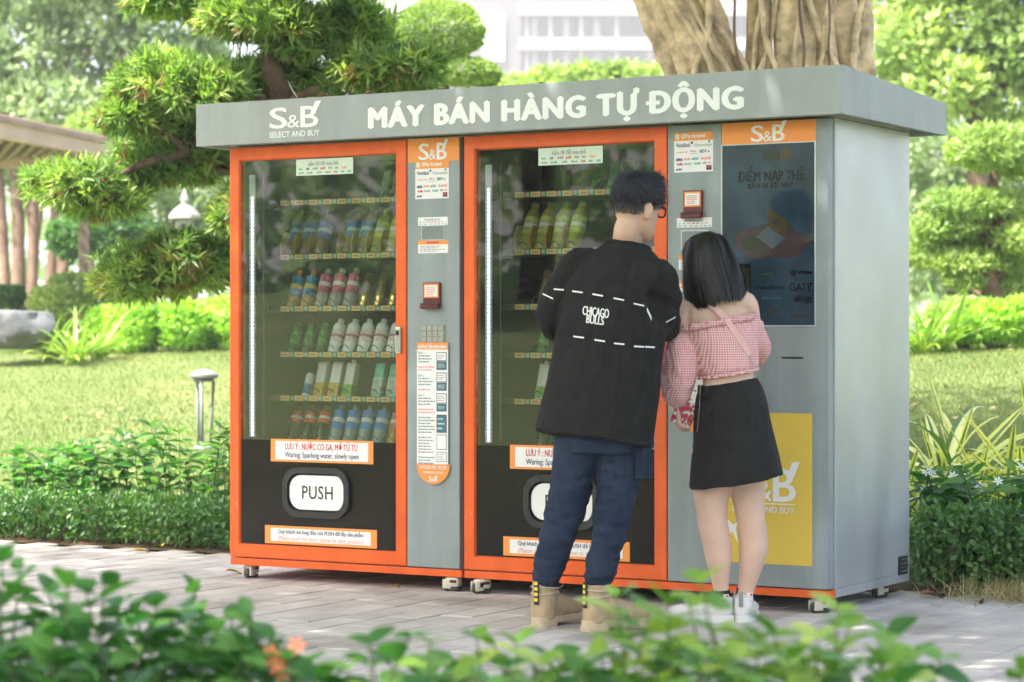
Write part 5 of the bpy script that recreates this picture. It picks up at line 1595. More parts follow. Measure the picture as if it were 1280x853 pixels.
for (x, y, z, r) in ((-1.2, 11.0, 6.6, 2.3), (-3.2, 8.3, 6.2, 2.5), (.9, 9.6, 6.4, 2.4), (-1.3, 6.9, 6.4, 2.4), (1.6, 7.0, 6.7, 2.3), (-4.6, 6.2, 6.9, 2.2), (-2.9, 4.6, 7.2, 2.2), (-.1, 4.4, 7.4, 2.2), (-5.4, 8.6, 7.0, 1.7), (-3.8, 2.3, 7.2, 2.3), (-1.4, 1.6, 7.3, 2.2), (-6.0, 4.0, 7.2, 2.0), (-2.4, -.6, 7.6, 2.0)):
    q = Vector((x, y, z)); crown.append((q-b0, (r, r, r*.55)))
    limbtube('limb', [top1+Vector((0, 0, -.3)), (top1+q-b0)/2+Vector((0, 0, .5)), q-b0], [.16, .11, .04], BANYAN, ban, 9)
foliage('crown', crown, 52000, .21, .13, BRIGHT, ban, True, .15)

# ---------------------------------------------------------------- left background: multi-stem tree, small dark tree, pergola, lantern
DT = 31.0
bt = empty('multi_stem_tree', gnd(40, DT), 0, 'tall pale green tree with a bundle of brown stems at the far left', 'tree'); b0 = bt.location.copy()
for x0, x1, r in ((8, -6, 7), (22, 18, 9), (36, 44, 8), (46, 26, 5), (56, 74, 7), (68, 96, 6), (28, 60, 5), (78, 60, 4)):
    limbtube('stem', [gnd(x0, DT)-b0, A((x0+x1)/2+3, 290, DT)-b0, A(x1, 190, DT)-b0, A(x1+(x1-30)*.9, 60, DT)-b0], [r*.0105, r*.0095, r*.008, r*.005], PINKBARK, bt, 8, .02)
bl = [blobpx(*t, DT+o_) for t, o_ in (((30, 60, 80, 60), 0), ((120, 30, 80, 55), .4), ((210, 40, 75, 45), .2), ((60, 135, 70, 40), -.3), ((150, 120, 55, 40), .5), ((-40, 110, 70, 80), 0), ((250, 90, 40, 40), .7), ((40, -40, 110, 60), 0), ((170, -50, 110, 60), .2), ((10, 200, 45, 40), .8), ((-70, 10, 90, 80), .2), ((265, 20, 30, 40), .8))]
foliage('crown', [(c-b0, r) for c, r in bl], 15000, .15, .085, FARG, bt, True, .35)
tree('clipped_tree', 'small dark clipped tree with stout trunk behind the pergola post', gnd(132, 27.5), [gnd(132, 27.5), A(130, 350, 27.5), A(133, 310, 27.5)], [.10, .09, .07],
     [blobpx(130, 292, 62, 26, 27.5), blobpx(95, 300, 34, 22, 27.3), blobpx(168, 298, 34, 20, 27.6)], 5500, .10, .05, DARKG, PINKBARK)
tree('round_tree', 'pale green rounded tree tops showing just above the pergola roof', gnd(110, 29), [gnd(110, 29), A(112, 300, 29), A(112, 200, 29)], [.09, .07, .05],
     [blobpx(122, 176, 46, 30, 29), blobpx(90, 225, 34, 40, 29.2), blobpx(150, 200, 36, 26, 29.3), blobpx(60, 225, 24, 26, 29.4)], 5000, .12, .065, BRIGHT, PINKBARK)
tree('bushy_tree', 'bushy green tree behind the stone lantern', gnd(240, 30), [gnd(240, 30), A(238, 330, 30), A(236, 270, 30)], [.10, .08, .06],
     [blobpx(250, 235, 55, 45, 30), blobpx(200, 275, 45, 45, 30.3), blobpx(275, 300, 45, 50, 30.1), blobpx(195, 330, 50, 35, 30.4)], 7000, .12, .06, FARG, BARK)

PERG = mat('pinkish timber', (.60, .42, .36), .75, var=.10, vscale=3); PERGD = mat('brown timber', (.36, .26, .21), .8, var=.2, vscale=4)
def beam(p, q, w, h, name, m, parent, b0):
    p = Vector(p)-b0; q = Vector(q)-b0; d = (q-p).normalized(); s_ = d.cross(Vector((0, 0, 1))).normalized()*w/2; u_ = Vector((0, 0, h/2))
    vs_ = [p-s_-u_, p+s_-u_, p+s_+u_, p-s_+u_, q-s_-u_, q+s_-u_, q+s_+u_, q-s_+u_]
    return mesh_obj(name, vs_, [(0, 3, 2, 1), (4, 5, 6, 7), (0, 1, 5, 4), (1, 2, 6, 5), (2, 3, 7, 6), (3, 0, 4, 7)], m, parent)
pg = empty('pergola', gnd(105, 24), 0, 'pinkish timber pergola with slatted roof on the far left', 'pergola'); b0 = pg.location.copy()
cn = A(134, 190, 24); nl = A(-60, 152, 20.5); fl = A(-70, 207, 27)
beam(cn, nl, .10, .14, 'roof_beam', PERG, pg, b0); beam(cn+Vector((0, .04, .085)), nl+Vector((0, 0, .095)), .16, .05, 'roof_trim', PERGD, pg, b0)
beam(cn+Vector((0, 0, -.05)), fl, .10, .13, 'roof_beam', PERG, pg, b0)
for k in range(1, 13):
    t = k/14; p = cn.lerp(nl, t)+Vector((0, .06, -.02)); q = cn.lerp(fl, t)+Vector((0, -.06, .03)); beam(p, q, .045, .09, 'rafter', PERGD, pg, b0)
up_ = Vector((0, 0, .12)); q4 = [cn+up_-b0, nl+up_-b0, nl+(fl-cn)+up_-b0, fl+up_-b0]
mesh_obj('shade_board', q4+[v+Vector((0, 0, .03)) for v in q4], [(0, 1, 2, 3), (7, 6, 5, 4), (0, 4, 5, 1), (1, 5, 6, 2), (2, 6, 7, 3), (3, 7, 4, 0)], PERG, pg)  # added over the rafters to shade them and darken the roof's underside
for k in range(1, 6):
    t = k/6; p = cn.lerp(nl, .08).lerp(cn.lerp(fl, .08), t)+Vector((0, 0, .075)); q = cn.lerp(nl, .9).lerp(cn.lerp(fl, .9), t)+Vector((0, 0, .075)); beam(p, q, .05, .05, 'roof_slat', PERG, pg, b0)
SPIRAL = mat('timber post', (.34, .24, .19), .8)
nt = SPIRAL.node_tree; wv = nt.nodes.new('ShaderNodeTexWave'); wv.inputs['Scale'].default_value = 4.0; wv.bands_direction = 'DIAGONAL'; tc = nt.nodes.new('ShaderNodeTexCoord')
nt.links.new(tc.outputs['Object'], wv.inputs[0]); cr = nt.nodes.new('ShaderNodeValToRGB'); cr.color_ramp.elements[0].color = (.26, .18, .14, 1); cr.color_ramp.elements[1].color = (.42, .31, .25, 1)
nt.links.new(wv.outputs[0], cr.inputs[0]); nt.links.new(cr.outputs[0], nt.nodes['Principled BSDF'].inputs['Base Color'])
pt = A(105, 205, 24.2)-b0
MB().lathe([(.055, -.02), (.055, pt.z)], 14, (pt.x, pt.y, 0)).build('post', SPIRAL, pg, True)
MB().box(pt.x-.07, pt.x+.07, pt.y-.07, pt.y+.07, pt.z-.10, pt.z+.02, .01).build('post_cap', PERGD, pg)
STONE = mat('pale granite', (.34, .335, .32), .9, var=.15, vscale=18, bump=.4, bscale=60)
ln = empty('stone_lantern', gnd(231, 22), 0, 'pale stone garden lantern with square window among the foliage', 'lantern'); zl = lambda y: A(231, y, 22).z-ln.location.z; ql = 22/3000
def hexl(prof, nm, n=6, m=STONE): return MB().lathe([(r*ql, zl(y)) for r, y in prof], n).build(nm, m, ln)
hexl(((16, 431), (16, 420), (8, 415)), 'base'); hexl(((7, 415), (6, 330)), 'shaft', 12); hexl(((7, 330), (15, 322), (15, 312), (10, 308)), 'platform')
hexl(((10.5, 308), (11.5, 292), (11.5, 276), (9, 274)), 'light_chamber', 8); hexl(((20, 274), (19.5, 270), (13, 262), (6, 257)), 'roof_cap', 6); hexl(((4, 257), (5.5, 250), (3, 242), (.5, 236)), 'finial', 10)
MB().box(-3*ql, 3*ql, -12.2*ql, -10*ql, zl(289), zl(281)).build('window_hole', BLACKM, ln)

# bushes, ferns and rock along the top of the left lawn
def bush(name, label, blobs, n, L, W, material, cat='bush', group=None, loc_=None, **k):
    loc_ = Vector(loc_) if loc_ is not None else Vector((blobs[0][0][0], blobs[0][0][1], lawn_h(blobs[0][0][0], blobs[0][0][1])))
    root = empty(name, loc_, 0, label, cat, group)
    for c, r in blobs[:3]:
        for j in range(3):
            limbtube('stem', [Vector((.02*j, 0, -.03)), (Vector(c)-loc_)*.6+Vector((.03*(j-1), .02*j, 0)), Vector(c)-loc_+Vector((r[0]*.5*(j-1), 0, 0))], [.014, .010, .005], BARK, root, 6)
    foliage('foliage', [(Vector(c)-loc_, r) for c, r in blobs], n, L, W, material, root, **k)
    return root
bush('clipped_bush', 'small round dark clipped bush at the left edge above the rock', [blobpx(12, 374, 19, 15, 23.5), blobpx(12, 392, 17, 18, 23.5)], 2600, .05, .028, DARKG)
bush('clipped_bush', 'wide pale green clipped mound in front of the pergola post', [blobpx(100, 372, 44, 28, 23.5), blobpx(66, 384, 28, 24, 23.2), blobpx(132, 378, 28, 26, 23.6), blobpx(100, 400, 44, 26, 23.4)], 6500, .07, .035, BRIGHT)
bush('ground_cover', 'low yellowish green ground cover at the top of the left lawn', [blobpx(px_, 409+4*math.sin(px_), 26, 24+5*math.sin(px_*1.7), 21.5+.3*math.sin(px_*.9)) for px_ in (135, 160, 182, 205, 230, 252, 275, 300)], 11000, .07, .03, FERN)
def strap_mesh(nm, L_, w, droop, cols, segs=9):
    """arching strap leaf along +x, rising in z"""
    V = []; F = []; M = []
    nc = len(cols)
    for k in range(segs+1):
        t = k/segs; x = L_*(math.sin(t*1.25)/math.sin(1.25))*.75*t**.25 if t > 0 else 0; z = L_*(t*1.05-droop*t*t)
        ww = w*(math.sin(min(1, t*1.0+.12)*math.pi)**.55)*(1 if t < .98 else .2)
        for c_ in range(nc+1):
            u_ = c_/nc-.5; V.append((x, u_*ww, z-.25*ww*(1-abs(u_)*2)))
    for k in range(segs):
        for c_ in range(nc):
            i = k*(nc+1)+c_; F.append((i, i+1, i+nc+2, i+nc+1)); M.append(cols[c_])
    me = bpy.data.meshes.new(nm); me.from_pydata(V, [], F); return me, M
def leaf_plain(nm, c, var=.2, tr=.6, rough=.4): return mat(nm, c, rough, var=var, vscale=20, transl=1.0, transl_col=(tr, tr*1.1, tr*.5))
SG = leaf_plain('strap green', (.09, .17, .045)); SY = leaf_plain('strap cream', (.74, .72, .42), .10); SY2 = leaf_plain('strap yellow', (.60, .58, .14), .12)
def straps(variants):
    out = []
    for L_, w, dr, cols, mats in variants:
        me, M = strap_mesh('leaf', L_, w, dr, cols); [me.materials.append(m) for m in mats]; me.polygons.foreach_set('material_index', M); me.polygons.foreach_set('use_smooth', [True]*len(M)); me.update(); out.append(me)
    return out
VARI = straps([(.42, .034, .75, (1, 0, 1), (SG, SY)), (.50, .036, .90, (1, 1, 0), (SG, SY)), (.36, .030, .45, (1, 0, 1), (SG, SY2)), (.55, .034, 1.0, (1, 1, 0), (SG, SY)), (.48, .032, .30, (1, 0, 1), (SG, SY2)), (.45, .030, .85, (1, 1, 1, 0), (SG, SY))])
FS = leaf_plain('fern strap', (.15, .26, .04)); FS2 = leaf_plain('fern strap pale', (.26, .34, .06))
FERNS = straps([(.42, .026, .6, (0, 0), (FS,)), (.36, .022, .8, (0, 0), (FS2,)), (.46, .024, .4, (0, 0), (FS,))])
def strap_plant(name, label, p, variants, n, sc, group, seed, upr=.35):
    rr = random.Random(seed); root = empty(name, p, 0, label, 'plant', group)
    for k in range(n):
        o = bpy.data.objects.new('leaf', rr.choice(variants)); o.rotation_euler = (rr.gauss(0, .15), -rr.uniform(-.35, upr), rr.uniform(0, 6.283)); s_ = sc*rr.uniform(.65, 1.25); o.scale = (s_, s_, s_)
        o.location = (rr.gauss(0, .03), rr.gauss(0, .03), 0); link(o, root)
for k, (px, d, lab) in enumerate(((62, 20.6, 'leftmost fern clump beside the grey rock'), (92, 20.4, 'second fern clump from the rock on the left lawn edge'), (124, 20.8, 'third fern clump from the rock on the left lawn edge'))):
    strap_plant('fern_clump', lab, gnd(px, d), FERNS, 40, 1.25, 'fern clumps at the lawn edge', 40+k, .5)
bm = bmesh.new(); bmesh.ops.create_icosphere(bm, subdivisions=4, radius=1.0)
rp = A(12, 408, 20.6)
for v in bm.verts:
    c = v.co.copy(); f_ = 1+.30*noise.noise(c*1.3+Vector((3, 1, 2)))+.10*noise.noise(c*4)
    v.co = Vector((c.x*.36*f_, c.y*.25*f_, max(-.20, min(.135+.05*c.x*-.3, c.z*.22*f_))))
rk = mesh_obj('rock', [v.co[:] for v in bm.verts], [[v.index for v in f.verts] for f in bm.faces], mat('grey rock', (.13, .137, .15), .9, var=.35, vscale=6, bump=.7, bscale=18)); bm.free()
rk.location = rp; auto_smooth(rk, 28); tag(rk, 'flat-topped grey rock at the far left edge of the lawn', 'rock')

# ---------------------------------------------------------------- topiary and trees behind the canopy
tree('topiary_tree', 'clipped dome topiary with a lower tier, above the canopy', gnd(560, 20), [gnd(560, 20), A(555, 200, 20), A(552, 60, 20)], [.09, .08, .05],
     [blobpx(549, 44, 55, 42, 20), blobpx(580, 93, 40, 19, 19.9), blobpx(606, 96, 18, 16, 20)], 12000, .04, .022, TOPI, flat=.75, shell=.9, wobble=.25)
for px, tops, lab in ((690, ((650, 132, 46, 34), (700, 122, 50, 36)), 'light green tree top left of the building windows above the canopy'), (765, ((745, 118, 44, 36), (790, 122, 44, 40), (770, 108, 26, 26)), 'light green tree top beside the banyan above the canopy')):
    tree('leafy_tree', lab, gnd(px, 30), [gnd(px, 30), A(px, 260, 30), A(px, 150, 30)], [.12, .10, .06], [blobpx(*t, 30) for t in tops], 4200, .12, .06, BRIGHT, group='tree tops behind the canopy')

# ---------------------------------------------------------------- right background
tree('shade_tree', 'tall bright green tree filling the upper right corner', gnd(1230, 27), [gnd(1230, 27), A(1225, 260, 27), A(1215, 120, 27)], [.16, .13, .08],
     [blobpx(*t, 27+o_) for t, o_ in (((1140, 60, 55, 45), 0), ((1200, 30, 70, 50), .2), ((1270, 60, 60, 55), 0), ((1180, 110, 55, 40), -.2), ((1260, 130, 55, 45), .2), ((1330, 40, 80, 80), 0), ((1150, -20, 70, 50), .3), ((1250, -40, 100, 50), 0), ((1125, 95, 30, 30), .2))], 12000, .13, .08, BRIGHT, shell=.4)
tree('spreading_tree', 'darker green tree behind the layered tree at right', gnd(1190, 30), [gnd(1190, 30), A(1195, 330, 30), A(1190, 260, 30)], [.12, .10, .07],
     [blobpx(*t, 30) for t in ((1160, 190, 50, 60), (1170, 260, 50, 50), (1230, 260, 60, 60), (1290, 220, 50, 80), (1160, 330, 50, 40), (1240, 350, 70, 40))], 9000, .13, .07, FARG, shell=.4)
DR = 19.5
lt = empty('layered_tree', gnd(1246, DR), 0, 'pruned tree in rounded green tiers at the right edge', 'tree'); b0 = lt.location.copy()
ltr = [gnd(1246, DR), A(1244, 380, DR), A(1232, 340, DR), A(1250, 290, DR), A(1243, 240, DR), A(1240, 200, DR)]
limbtube('trunk', [p-b0 for p in ltr], [.10, .09, .08, .065, .05, .03], BARK, lt, 10, .02)
pads = [(1236, 190, 52, 34), (1270, 205, 34, 26), (1210, 258, 56, 22), (1262, 262, 40, 22), (1182, 286, 44, 20), (1228, 300, 42, 18), (1276, 302, 34, 20), (1162, 322, 40, 20), (1205, 330, 44, 16), (1258, 336, 36, 16), (1205, 354, 26, 9), (1262, 360, 28, 11)]
for i, p in enumerate(pads):
    c = A(p[0], p[1], DR)-b0; jn = min(ltr, key=lambda q: abs((q-b0).z-(c.z-.06)))-b0
    limbtube('branch', [jn, (jn+c)/2+Vector((0, 0, -.05)), c+Vector((0, 0, -.03))], [.035, .025, .012], BARK, lt, 7)
foliage('leaf_tiers', [(blobpx(*p, DR+(.15 if i % 2 else -.1))[0]-b0, blobpx(*p, DR)[1]) for i, p in enumerate(pads)], 15000, .065, .03, BRIGHT, lt, True, .55, flat=.6)
bush('clipped_bush', 'pale clipped mound under the layered tree at right', [blobpx(1205, 392, 30, 18, 18.6), blobpx(1180, 398, 22, 16, 18.4)], 3000, .05, .026, BRIGHT)
bush('low_shrub', 'loose low shrub at the right edge of the upper lawn', [blobpx(1245, 402, 34, 22, 18.4), blobpx(1278, 400, 24, 26, 18.5), blobpx(1215, 412, 24, 14, 18.2)], 4200, .07, .03, FERN)
for k, (px, d, lab) in enumerate(((1152, 17.9, 'fern clump beside the grey side panel at the upper right lawn'), (1178, 18.0, 'fern clump just right of the one touching the grey side panel'))):
    strap_plant('fern_clump', lab, gnd(px, d), FERNS, 40, 1.2, 'fern clumps at the lawn edge', 60+k, .5)

# ---------------------------------------------------------------- buildings far behind
WALLB = mat('pale grey render', (.10, .10, .112), .8, var=.05, vscale=.3); SLAB = mat('white balcony slab', (.30, .30, .31), .7); GLZ = mat('blue window glass', (.015, .025, .035), .15, spec=.6, var=.3, vscale=.4)
WHTB = mat('white wall panel', (.80, .80, .80), .7); MULL = mat('window mullion', (.33, .35, .38), .6)
BDZ = 220.0
bd = empty('apartment_tower', (A(600, 427, BDZ).x, BDZ, 0), 0, 'grey apartment tower with white slab bands and blue windows above the canopy', 'building'); b0 = bd.location.copy()
X_ = lambda px: (px-640)*BDZ/3000-b0.x; Zb = lambda py: 1.06-(py-427)*BDZ/3000
MB().box(X_(520), X_(1180), .6, 18, .5, Zb(-30)).build('wall', WALLB, bd)
MB().box(X_(604), X_(630), .2, .6, Zb(76), Zb(18)).build('wall_panel', WHTB, bd)
for k in range(0, 5):
    yo = k*43
    MB().box(X_(648), X_(1172), -.5, .58, Zb(yo+20), Zb(yo+6)).build('slab_band', SLAB, bd)
    for a_, b_ in ((650, 667), (669, 707), (709, 744), (752, 790), (794, 830), (834, 870), (890, 925), (928, 960), (1084, 1105), (1107, 1128), (1130, 1150)):
        w = MB().box(X_(a_), X_(b_), .3, .59, Zb(yo+48), Zb(yo+21)).build('window', GLZ, bd)
        MB().box(X_((a_+b_)/2)-.12, X_((a_+b_)/2)+.12, .15, .29, Zb(yo+48), Zb(yo+21)).build('mullion', MULL, w)
    for xp in (648, 668, 708, 746): MB().box(X_(xp)-.25, X_(xp)+.25, -.2, .595, Zb(yo+50), Zb(yo+20.5)).build('pier', WALLB, bd)
b2 = empty('pale_building', (A(470, 427, 240).x, 240, 0), 0, 'pale low-contrast building behind the podocarpus and topiary', 'building'); b0 = b2.location.copy()
X2 = lambda px: (px-640)*240/3000-b0.x; Z2 = lambda py: 1.06-(py-427)*240/3000
MB().box(X2(440), X2(560), 0, 14, .5, Z2(-25)).build('wall', WALLB, b2)
for yo in (0, 44, 88): MB().box(X2(435), X2(562), -.5, -.02, Z2(yo+20), Z2(yo+2)).build('slab_band', SLAB, b2)
for yo in (24, 68):
    for a_, b_ in ((452, 472), (478, 498), (504, 524)): MB().box(X2(a_), X2(b_), -.12, -.01, Z2(yo+16), Z2(yo)).build('window', GLZ, b2)

# ---------------------------------------------------------------- hedges and shrubs beside the path
def hedge_blobs(s0, s1, t0, t1, h, step=.16):
    out = []; s_ = s0
    while s_ < s1:
        for t_ in (t0+.12, (t0+t1)/2, t1-.12):
            for z in (h*.35, h*.72): out.append((loc(s_+random.uniform(-.03, .03), t_, z), (.15, .15, h*.30)))
        s_ += step
    return out
def hedge(name, label, s0, s1, t0, t1, h, n, L, W, material):
    root = empty(name, loc(s0, (t0+t1)/2), 0, label, 'hedge'); b0 = root.location.copy()
    for k in range(int((s1-s0)/.12)):
        p = loc(s0+k*.12+random.uniform(-.03, .03), t0+.10+.1*random.random())-b0
        limbtube('stem', [p, p+Vector((random.gauss(0, .02), random.gauss(0, .02), h*.4)), p+Vector((random.gauss(0, .04), random.gauss(0, .04), h*.8))], [.008, .006, .003], BARK, root, 5)
    foliage('foliage', [(c-b0, r) for c, r in hedge_blobs(s0, s1, t0, t1, h)], n, L, W, material, root, False, .45, .25, .8)
hedge('trimmed_hedge', 'low trimmed small-leaf hedge along the path on the left', -3.2, .25, 1.06, 1.62, .24, 17000, .036, .022, HEDGE)
hedge('trimmed_hedge', 'small-leaf hedge corner beside the grey side panel on the right', 2.92, 3.62, .96, 1.40, .36, 5200, .038, .024, HEDGE)

def leaf_obj_mesh(nm, L_, w, cup, bendz, m, segs=6):
    V = []; F = []
    for k in range(segs+1):
        t = k/segs; ww = w*(math.sin(math.pi*min(1, t**.75*.97+.02)))**.8*.5 if 0 < k < segs else w*.02
        z = -bendz*L_*t*t
        V += [(L_*t, -ww, z+cup*ww), (L_*t, 0, z), (L_*t, ww, z+cup*ww)]
    for k in range(segs):
        i = 3*k; F += [(i, i+1, i+4, i+3), (i+1, i+2, i+5, i+4)]
    me = bpy.data.meshes.new(nm); me.from_pydata(V, [], F); me.materials.append(m); me.polygons.foreach_set('use_smooth', [True]*len(F)); me.update(); return me
def rand_leaf_mat(nm, c0, c1, c2, rough=.46, tr=(.9, 1.1, .4), spec=.22):
    m = mat(nm, c1, rough, spec=spec, attr='x', ramp=[(0, c0), (.55, c1), (1, c2)], transl=1.0, transl_col=tr)
    nt = m.node_tree; a_ = [n for n in nt.nodes if n.type == 'ATTRIBUTE'][0]; oi = nt.nodes.new('ShaderNodeObjectInfo'); cr = [n for n in nt.nodes if n.type == 'VALTORGB'][0]
    nt.links.new(oi.outputs['Random'], cr.inputs[0]); nt.nodes.remove(a_); return m
GL = rand_leaf_mat('gardenia leaves', (.025, .085, .022), (.05, .14, .03), (.12, .22, .05))
GLM = [leaf_obj_mesh('leaf', .085, .036, .35, .25, GL), leaf_obj_mesh('leaf', .075, .034, .2, .5, GL), leaf_obj_mesh('leaf', .095, .038, .4, .1, GL)]
PETAL = mat('white petals', (.82, .82, .80), .6, transl=1.0, transl_col=(.4, .4, .4))
def flower_mesh(r, m):
    V = [(0, 0, 0)]; F = []
    for k in range(6):
        a_ = k*math.pi/3
        n = len(V); V += [(r*.55*math.cos(a_-.35), r*.55*math.sin(a_-.35), r*.15), (r*math.cos(a_), r*math.sin(a_), r*.05+.1*r*(k % 2)), (r*.55*math.cos(a_+.35), r*.55*math.sin(a_+.35), r*.15)]; F.append((0, n, n+1, n+2))
    me = bpy.data.meshes.new('flower'); me.from_pydata(V, [], F); me.materials.append(m); me.update(); return me
FLW = flower_mesh(.026, PETAL)
def orient(o, d, n):
    d = Vector(d).normalized(); n = Vector(n); s_ = n.cross(d)
    if s_.length < 1e-4: s_ = d.orthogonal()
    s_.normalize(); n = d.cross(s_)
    o.rotation_euler = Matrix((d, s_, n)).transposed().to_euler()
def shoot(root, base, tip, leaves, meshes, rr, sc=1.0, n=8, start=.3, stem_r=.004, flower=0.0, up=.35, stem_mat=None, whorl=2):
    base = Vector(base); tip = Vector(tip); mid = (base+tip)/2+Vector((rr.gauss(0, .03), rr.gauss(0, .03), .02))
    pts, _ = curve([base, mid, tip], [1, 1, 1], 6)
    if stem_mat: 
        mb = MB(); mb.tube(pts, [stem_r*(1-.6*i/(len(pts)-1)) for i in range(len(pts))], 6); mb.build('stem', stem_mat, root, True)
    for k in range(n):
        t = start+(1-start)*k/max(1, n-1); f_ = t*(len(pts)-1); i = min(int(f_), len(pts)-2); p = pts[i].lerp(pts[i+1], f_-i); ax_ = (pts[i+1]-pts[i]).normalized()
        a0 = k*2.4+rr.uniform(-.4, .4)
        for w in range(whorl):
            a_ = a0+w*math.pi*2/whorl+rr.gauss(0, .25)
            d = Vector((math.cos(a_), math.sin(a_), up+rr.gauss(0, .22)+(.5 if k == n-1 else 0)))
            o = bpy.data.objects.new('leaf', rr.choice(meshes)); o.location = p
            orient(o, d, Vector((rr.gauss(0, .3), rr.gauss(0, .3)-.15, 1))); s_ = sc*rr.uniform(.7, 1.15)*(.75 if k == n-1 else 1); o.scale = (s_, s_, s_); link(o, root)
    if flower and rr.random() < flower:
        o = bpy.data.objects.new('flower', FLW); o.location = tip+Vector((0, -.02, .01)); orient(o, Vector((1, .1, .2)), Vector((rr.gauss(0, .3), -.8, .6))); link(o, root)
STEMG = mat('green stem', (.10, .12, .04), .6)
def gardenia(label, s0, s1, t0, t1, h0, h1, nst, seed, fl):
    rr = random.Random(seed); root = empty('gardenia_shrub', loc((s0+s1)/2, (t0+t1)/2), 0, label, 'shrub', 'gardenia shrubs by the path'); b0 = root.location.copy()
    for k in range(nst):
        s_ = rr.uniform(s0, s1); t_ = rr.uniform(t0, t1); b_ = loc(s_*.8+.2*(s0+s1)/2, t_)-b0
        shoot(root, b_, loc(s_, t_+rr.gauss(0, .06), rr.uniform(h0, h1))-b0, 0, GLM, rr, 1.2, 6, .42, .005, fl, .3, STEMG)
gardenia('leafy gardenia shrub over the left end of the left hedge', -3.0, -2.45, 1.68, 1.98, .32, .48, 25, 2, .06)
gardenia('leafy gardenia shrub in the middle of the left hedge, with white flowers', -2.45, -1.92, 1.68, 1.98, .34, .52, 25, 3, .18)
gardenia('leafy gardenia shrub behind the left hedge, nearest the orange machine', -1.92, -1.28, 1.66, 1.98, .38, .60, 25, 4, .06)
gardenia('white-flowered gardenia shrub between the grey side panel and the hedge', 2.62, 2.92, 1.40, 1.85, .36, .52, 25, 5, .15)
gardenia('white-flowered gardenia shrub at the right edge of the picture', 2.92, 3.30, 1.35, 1.85, .34, .50, 25, 6, .12)
for k, (s_, t_, sc, lab) in enumerate(((2.42, 2.62, 1.25, 'tall variegated strap-leaf plant standing upright above the right hedge'), (2.22, 2.45, 1.0, 'variegated strap-leaf plant against the grey side panel'), (2.58, 2.55, 1.05, 'variegated strap-leaf plant just right of the tall upright one'), (2.78, 2.75, 1.05, 'variegated strap-leaf plant at the right picture edge'), (2.52, 2.22, .95, 'low variegated plant in front of the tall upright one'), (2.75, 2.30, .95, 'low variegated plant in front, near the right picture edge'), (2.36, 2.12, .9, 'low variegated plant in front, beside the grey side panel'))):
    p = loc(s_, t_); p.z = lawn_h(p.x, p.y)+.02
    strap_plant('variegated_plant', lab, p, VARI, 42, sc*1.22, 'variegated strap-leaf plants', 80+k, .75 if k == 0 else .35)
# dry grass tuft and litter by the right bed
n = 1500; c = np.array(loc(3.42, .95)); P = c+np.stack([rng.normal(0, .22, n)*UX.x+rng.normal(0, .07, n)*VX.x, rng.normal(0, .22, n)*UX.y+rng.normal(0, .07, n)*VX.y, np.zeros(n)], 1)
tag(leaf_mesh('dry_grass', P, unit(rdir(n)*.8+np.array([0, 0, .7])), rdir(n), rng.uniform(.06, .14, n), .003, rng.random(n), mat('dry grass', (.35, .28, .12), .8, attr='tone', ramp=[(0, (.20, .24, .06)), (.5, (.38, .31, .14)), (1, (.5, .42, .22))]), None, 0, True, .4), 'dry straw-coloured grass tuft at the corner of the right bed', 'grass', None, 'stuff')

# ---------------------------------------------------------------- lawn grass and litter
def lawn_grass(name, label, px0, px1, d0, d1, n):
    d = d0*(d1/d0)**(rng.random(n)); px = rng.uniform(px0, px1, n); x = (px-640)*d/3000
    P = np.stack([x, d, [lawn_h(a_, b_)-.005 for a_, b_ in zip(x, d)]], 1)
    D = unit(rdir(n)*.55+np.array([0, 0, 1.0]))
    patch = np.array([noise.noise(Vector((a_*.55, b_*.4, 1)))+.6*noise.noise(Vector((a_*1.9, b_*1.3, 4))) for a_, b_ in zip(x, d)])
    tone = np.clip(.38+.55*patch+rng.normal(0, .14, n), 0, 1)
    return tag(leaf_mesh(name, P, D, rdir(n), rng.uniform(.02, .045, n), .006, tone, GRASSM, None, 0, True, .15), label, 'grass', None, 'stuff')
lawn_grass('lawn_grass', 'short sunlit grass of the sloping lawn on the left', -330, 560, 13.0, 26, 120000)
lawn_grass('lawn_grass', 'short sunlit grass of the lawn on the right', 1000, 1620, 12.4, 26, 80000)
DRY = mat('dry leaf', (.42, .26, .10), .8, attr='tone', ramp=[(0, (.30, .15, .06)), (.5, (.50, .33, .14)), (1, (.60, .48, .26))])
n = 110; d = rng.uniform(13.6, 18, n); px = np.concatenate([rng.normal(150, 50, 85), rng.uniform(1140, 1280, 25)]); x = (px-640)*d/3000
P = np.stack([x, d, [lawn_h(a_, b_)+.035 for a_, b_ in zip(x, d)]], 1)
tag(leaf_mesh('leaf_litter', P, unit(rdir(n)*np.array([1, 1, .25])), unit(rdir(n)*.5+np.array([0, 0, 1])), rng.uniform(.04, .09, n), rng.uniform(.015, .035, n), rng.random(n), DRY, None, .2, False, .1), 'dry tan fallen leaves scattered over the lawn', 'leaves', None, 'stuff')
def dry_leaf(label, p, L_, w, rz, m, curl=.5, up=.2):
    me = leaf_obj_mesh('fallen_leaf', L_, w, .5, curl, m); o = bpy.data.objects.new('fallen_leaf', me); o.location = p; o.rotation_euler = (random.uniform(-.3, .3), -up, rz); link(o)
    tag(o, label, 'leaf', 'fallen leaves')
DLY = mat('yellow dead leaf', (.62, .40, .08), .7, var=.2, vscale=30); DLB = mat('brown dead leaf', (.28, .13, .06), .8, var=.3, vscale=30)
G3 = lambda px, py: Vector(((px-640)*3180/(py-427)/3000, 3180/(py-427), .012))
dry_leaf('yellow fallen leaf on the path in front of the left hedge', G3(166, 692), .10, .04, .3, DLY); dry_leaf('yellow leaf lying beside the leftmost caster', G3(281, 718), .09, .04, .1, DLY)
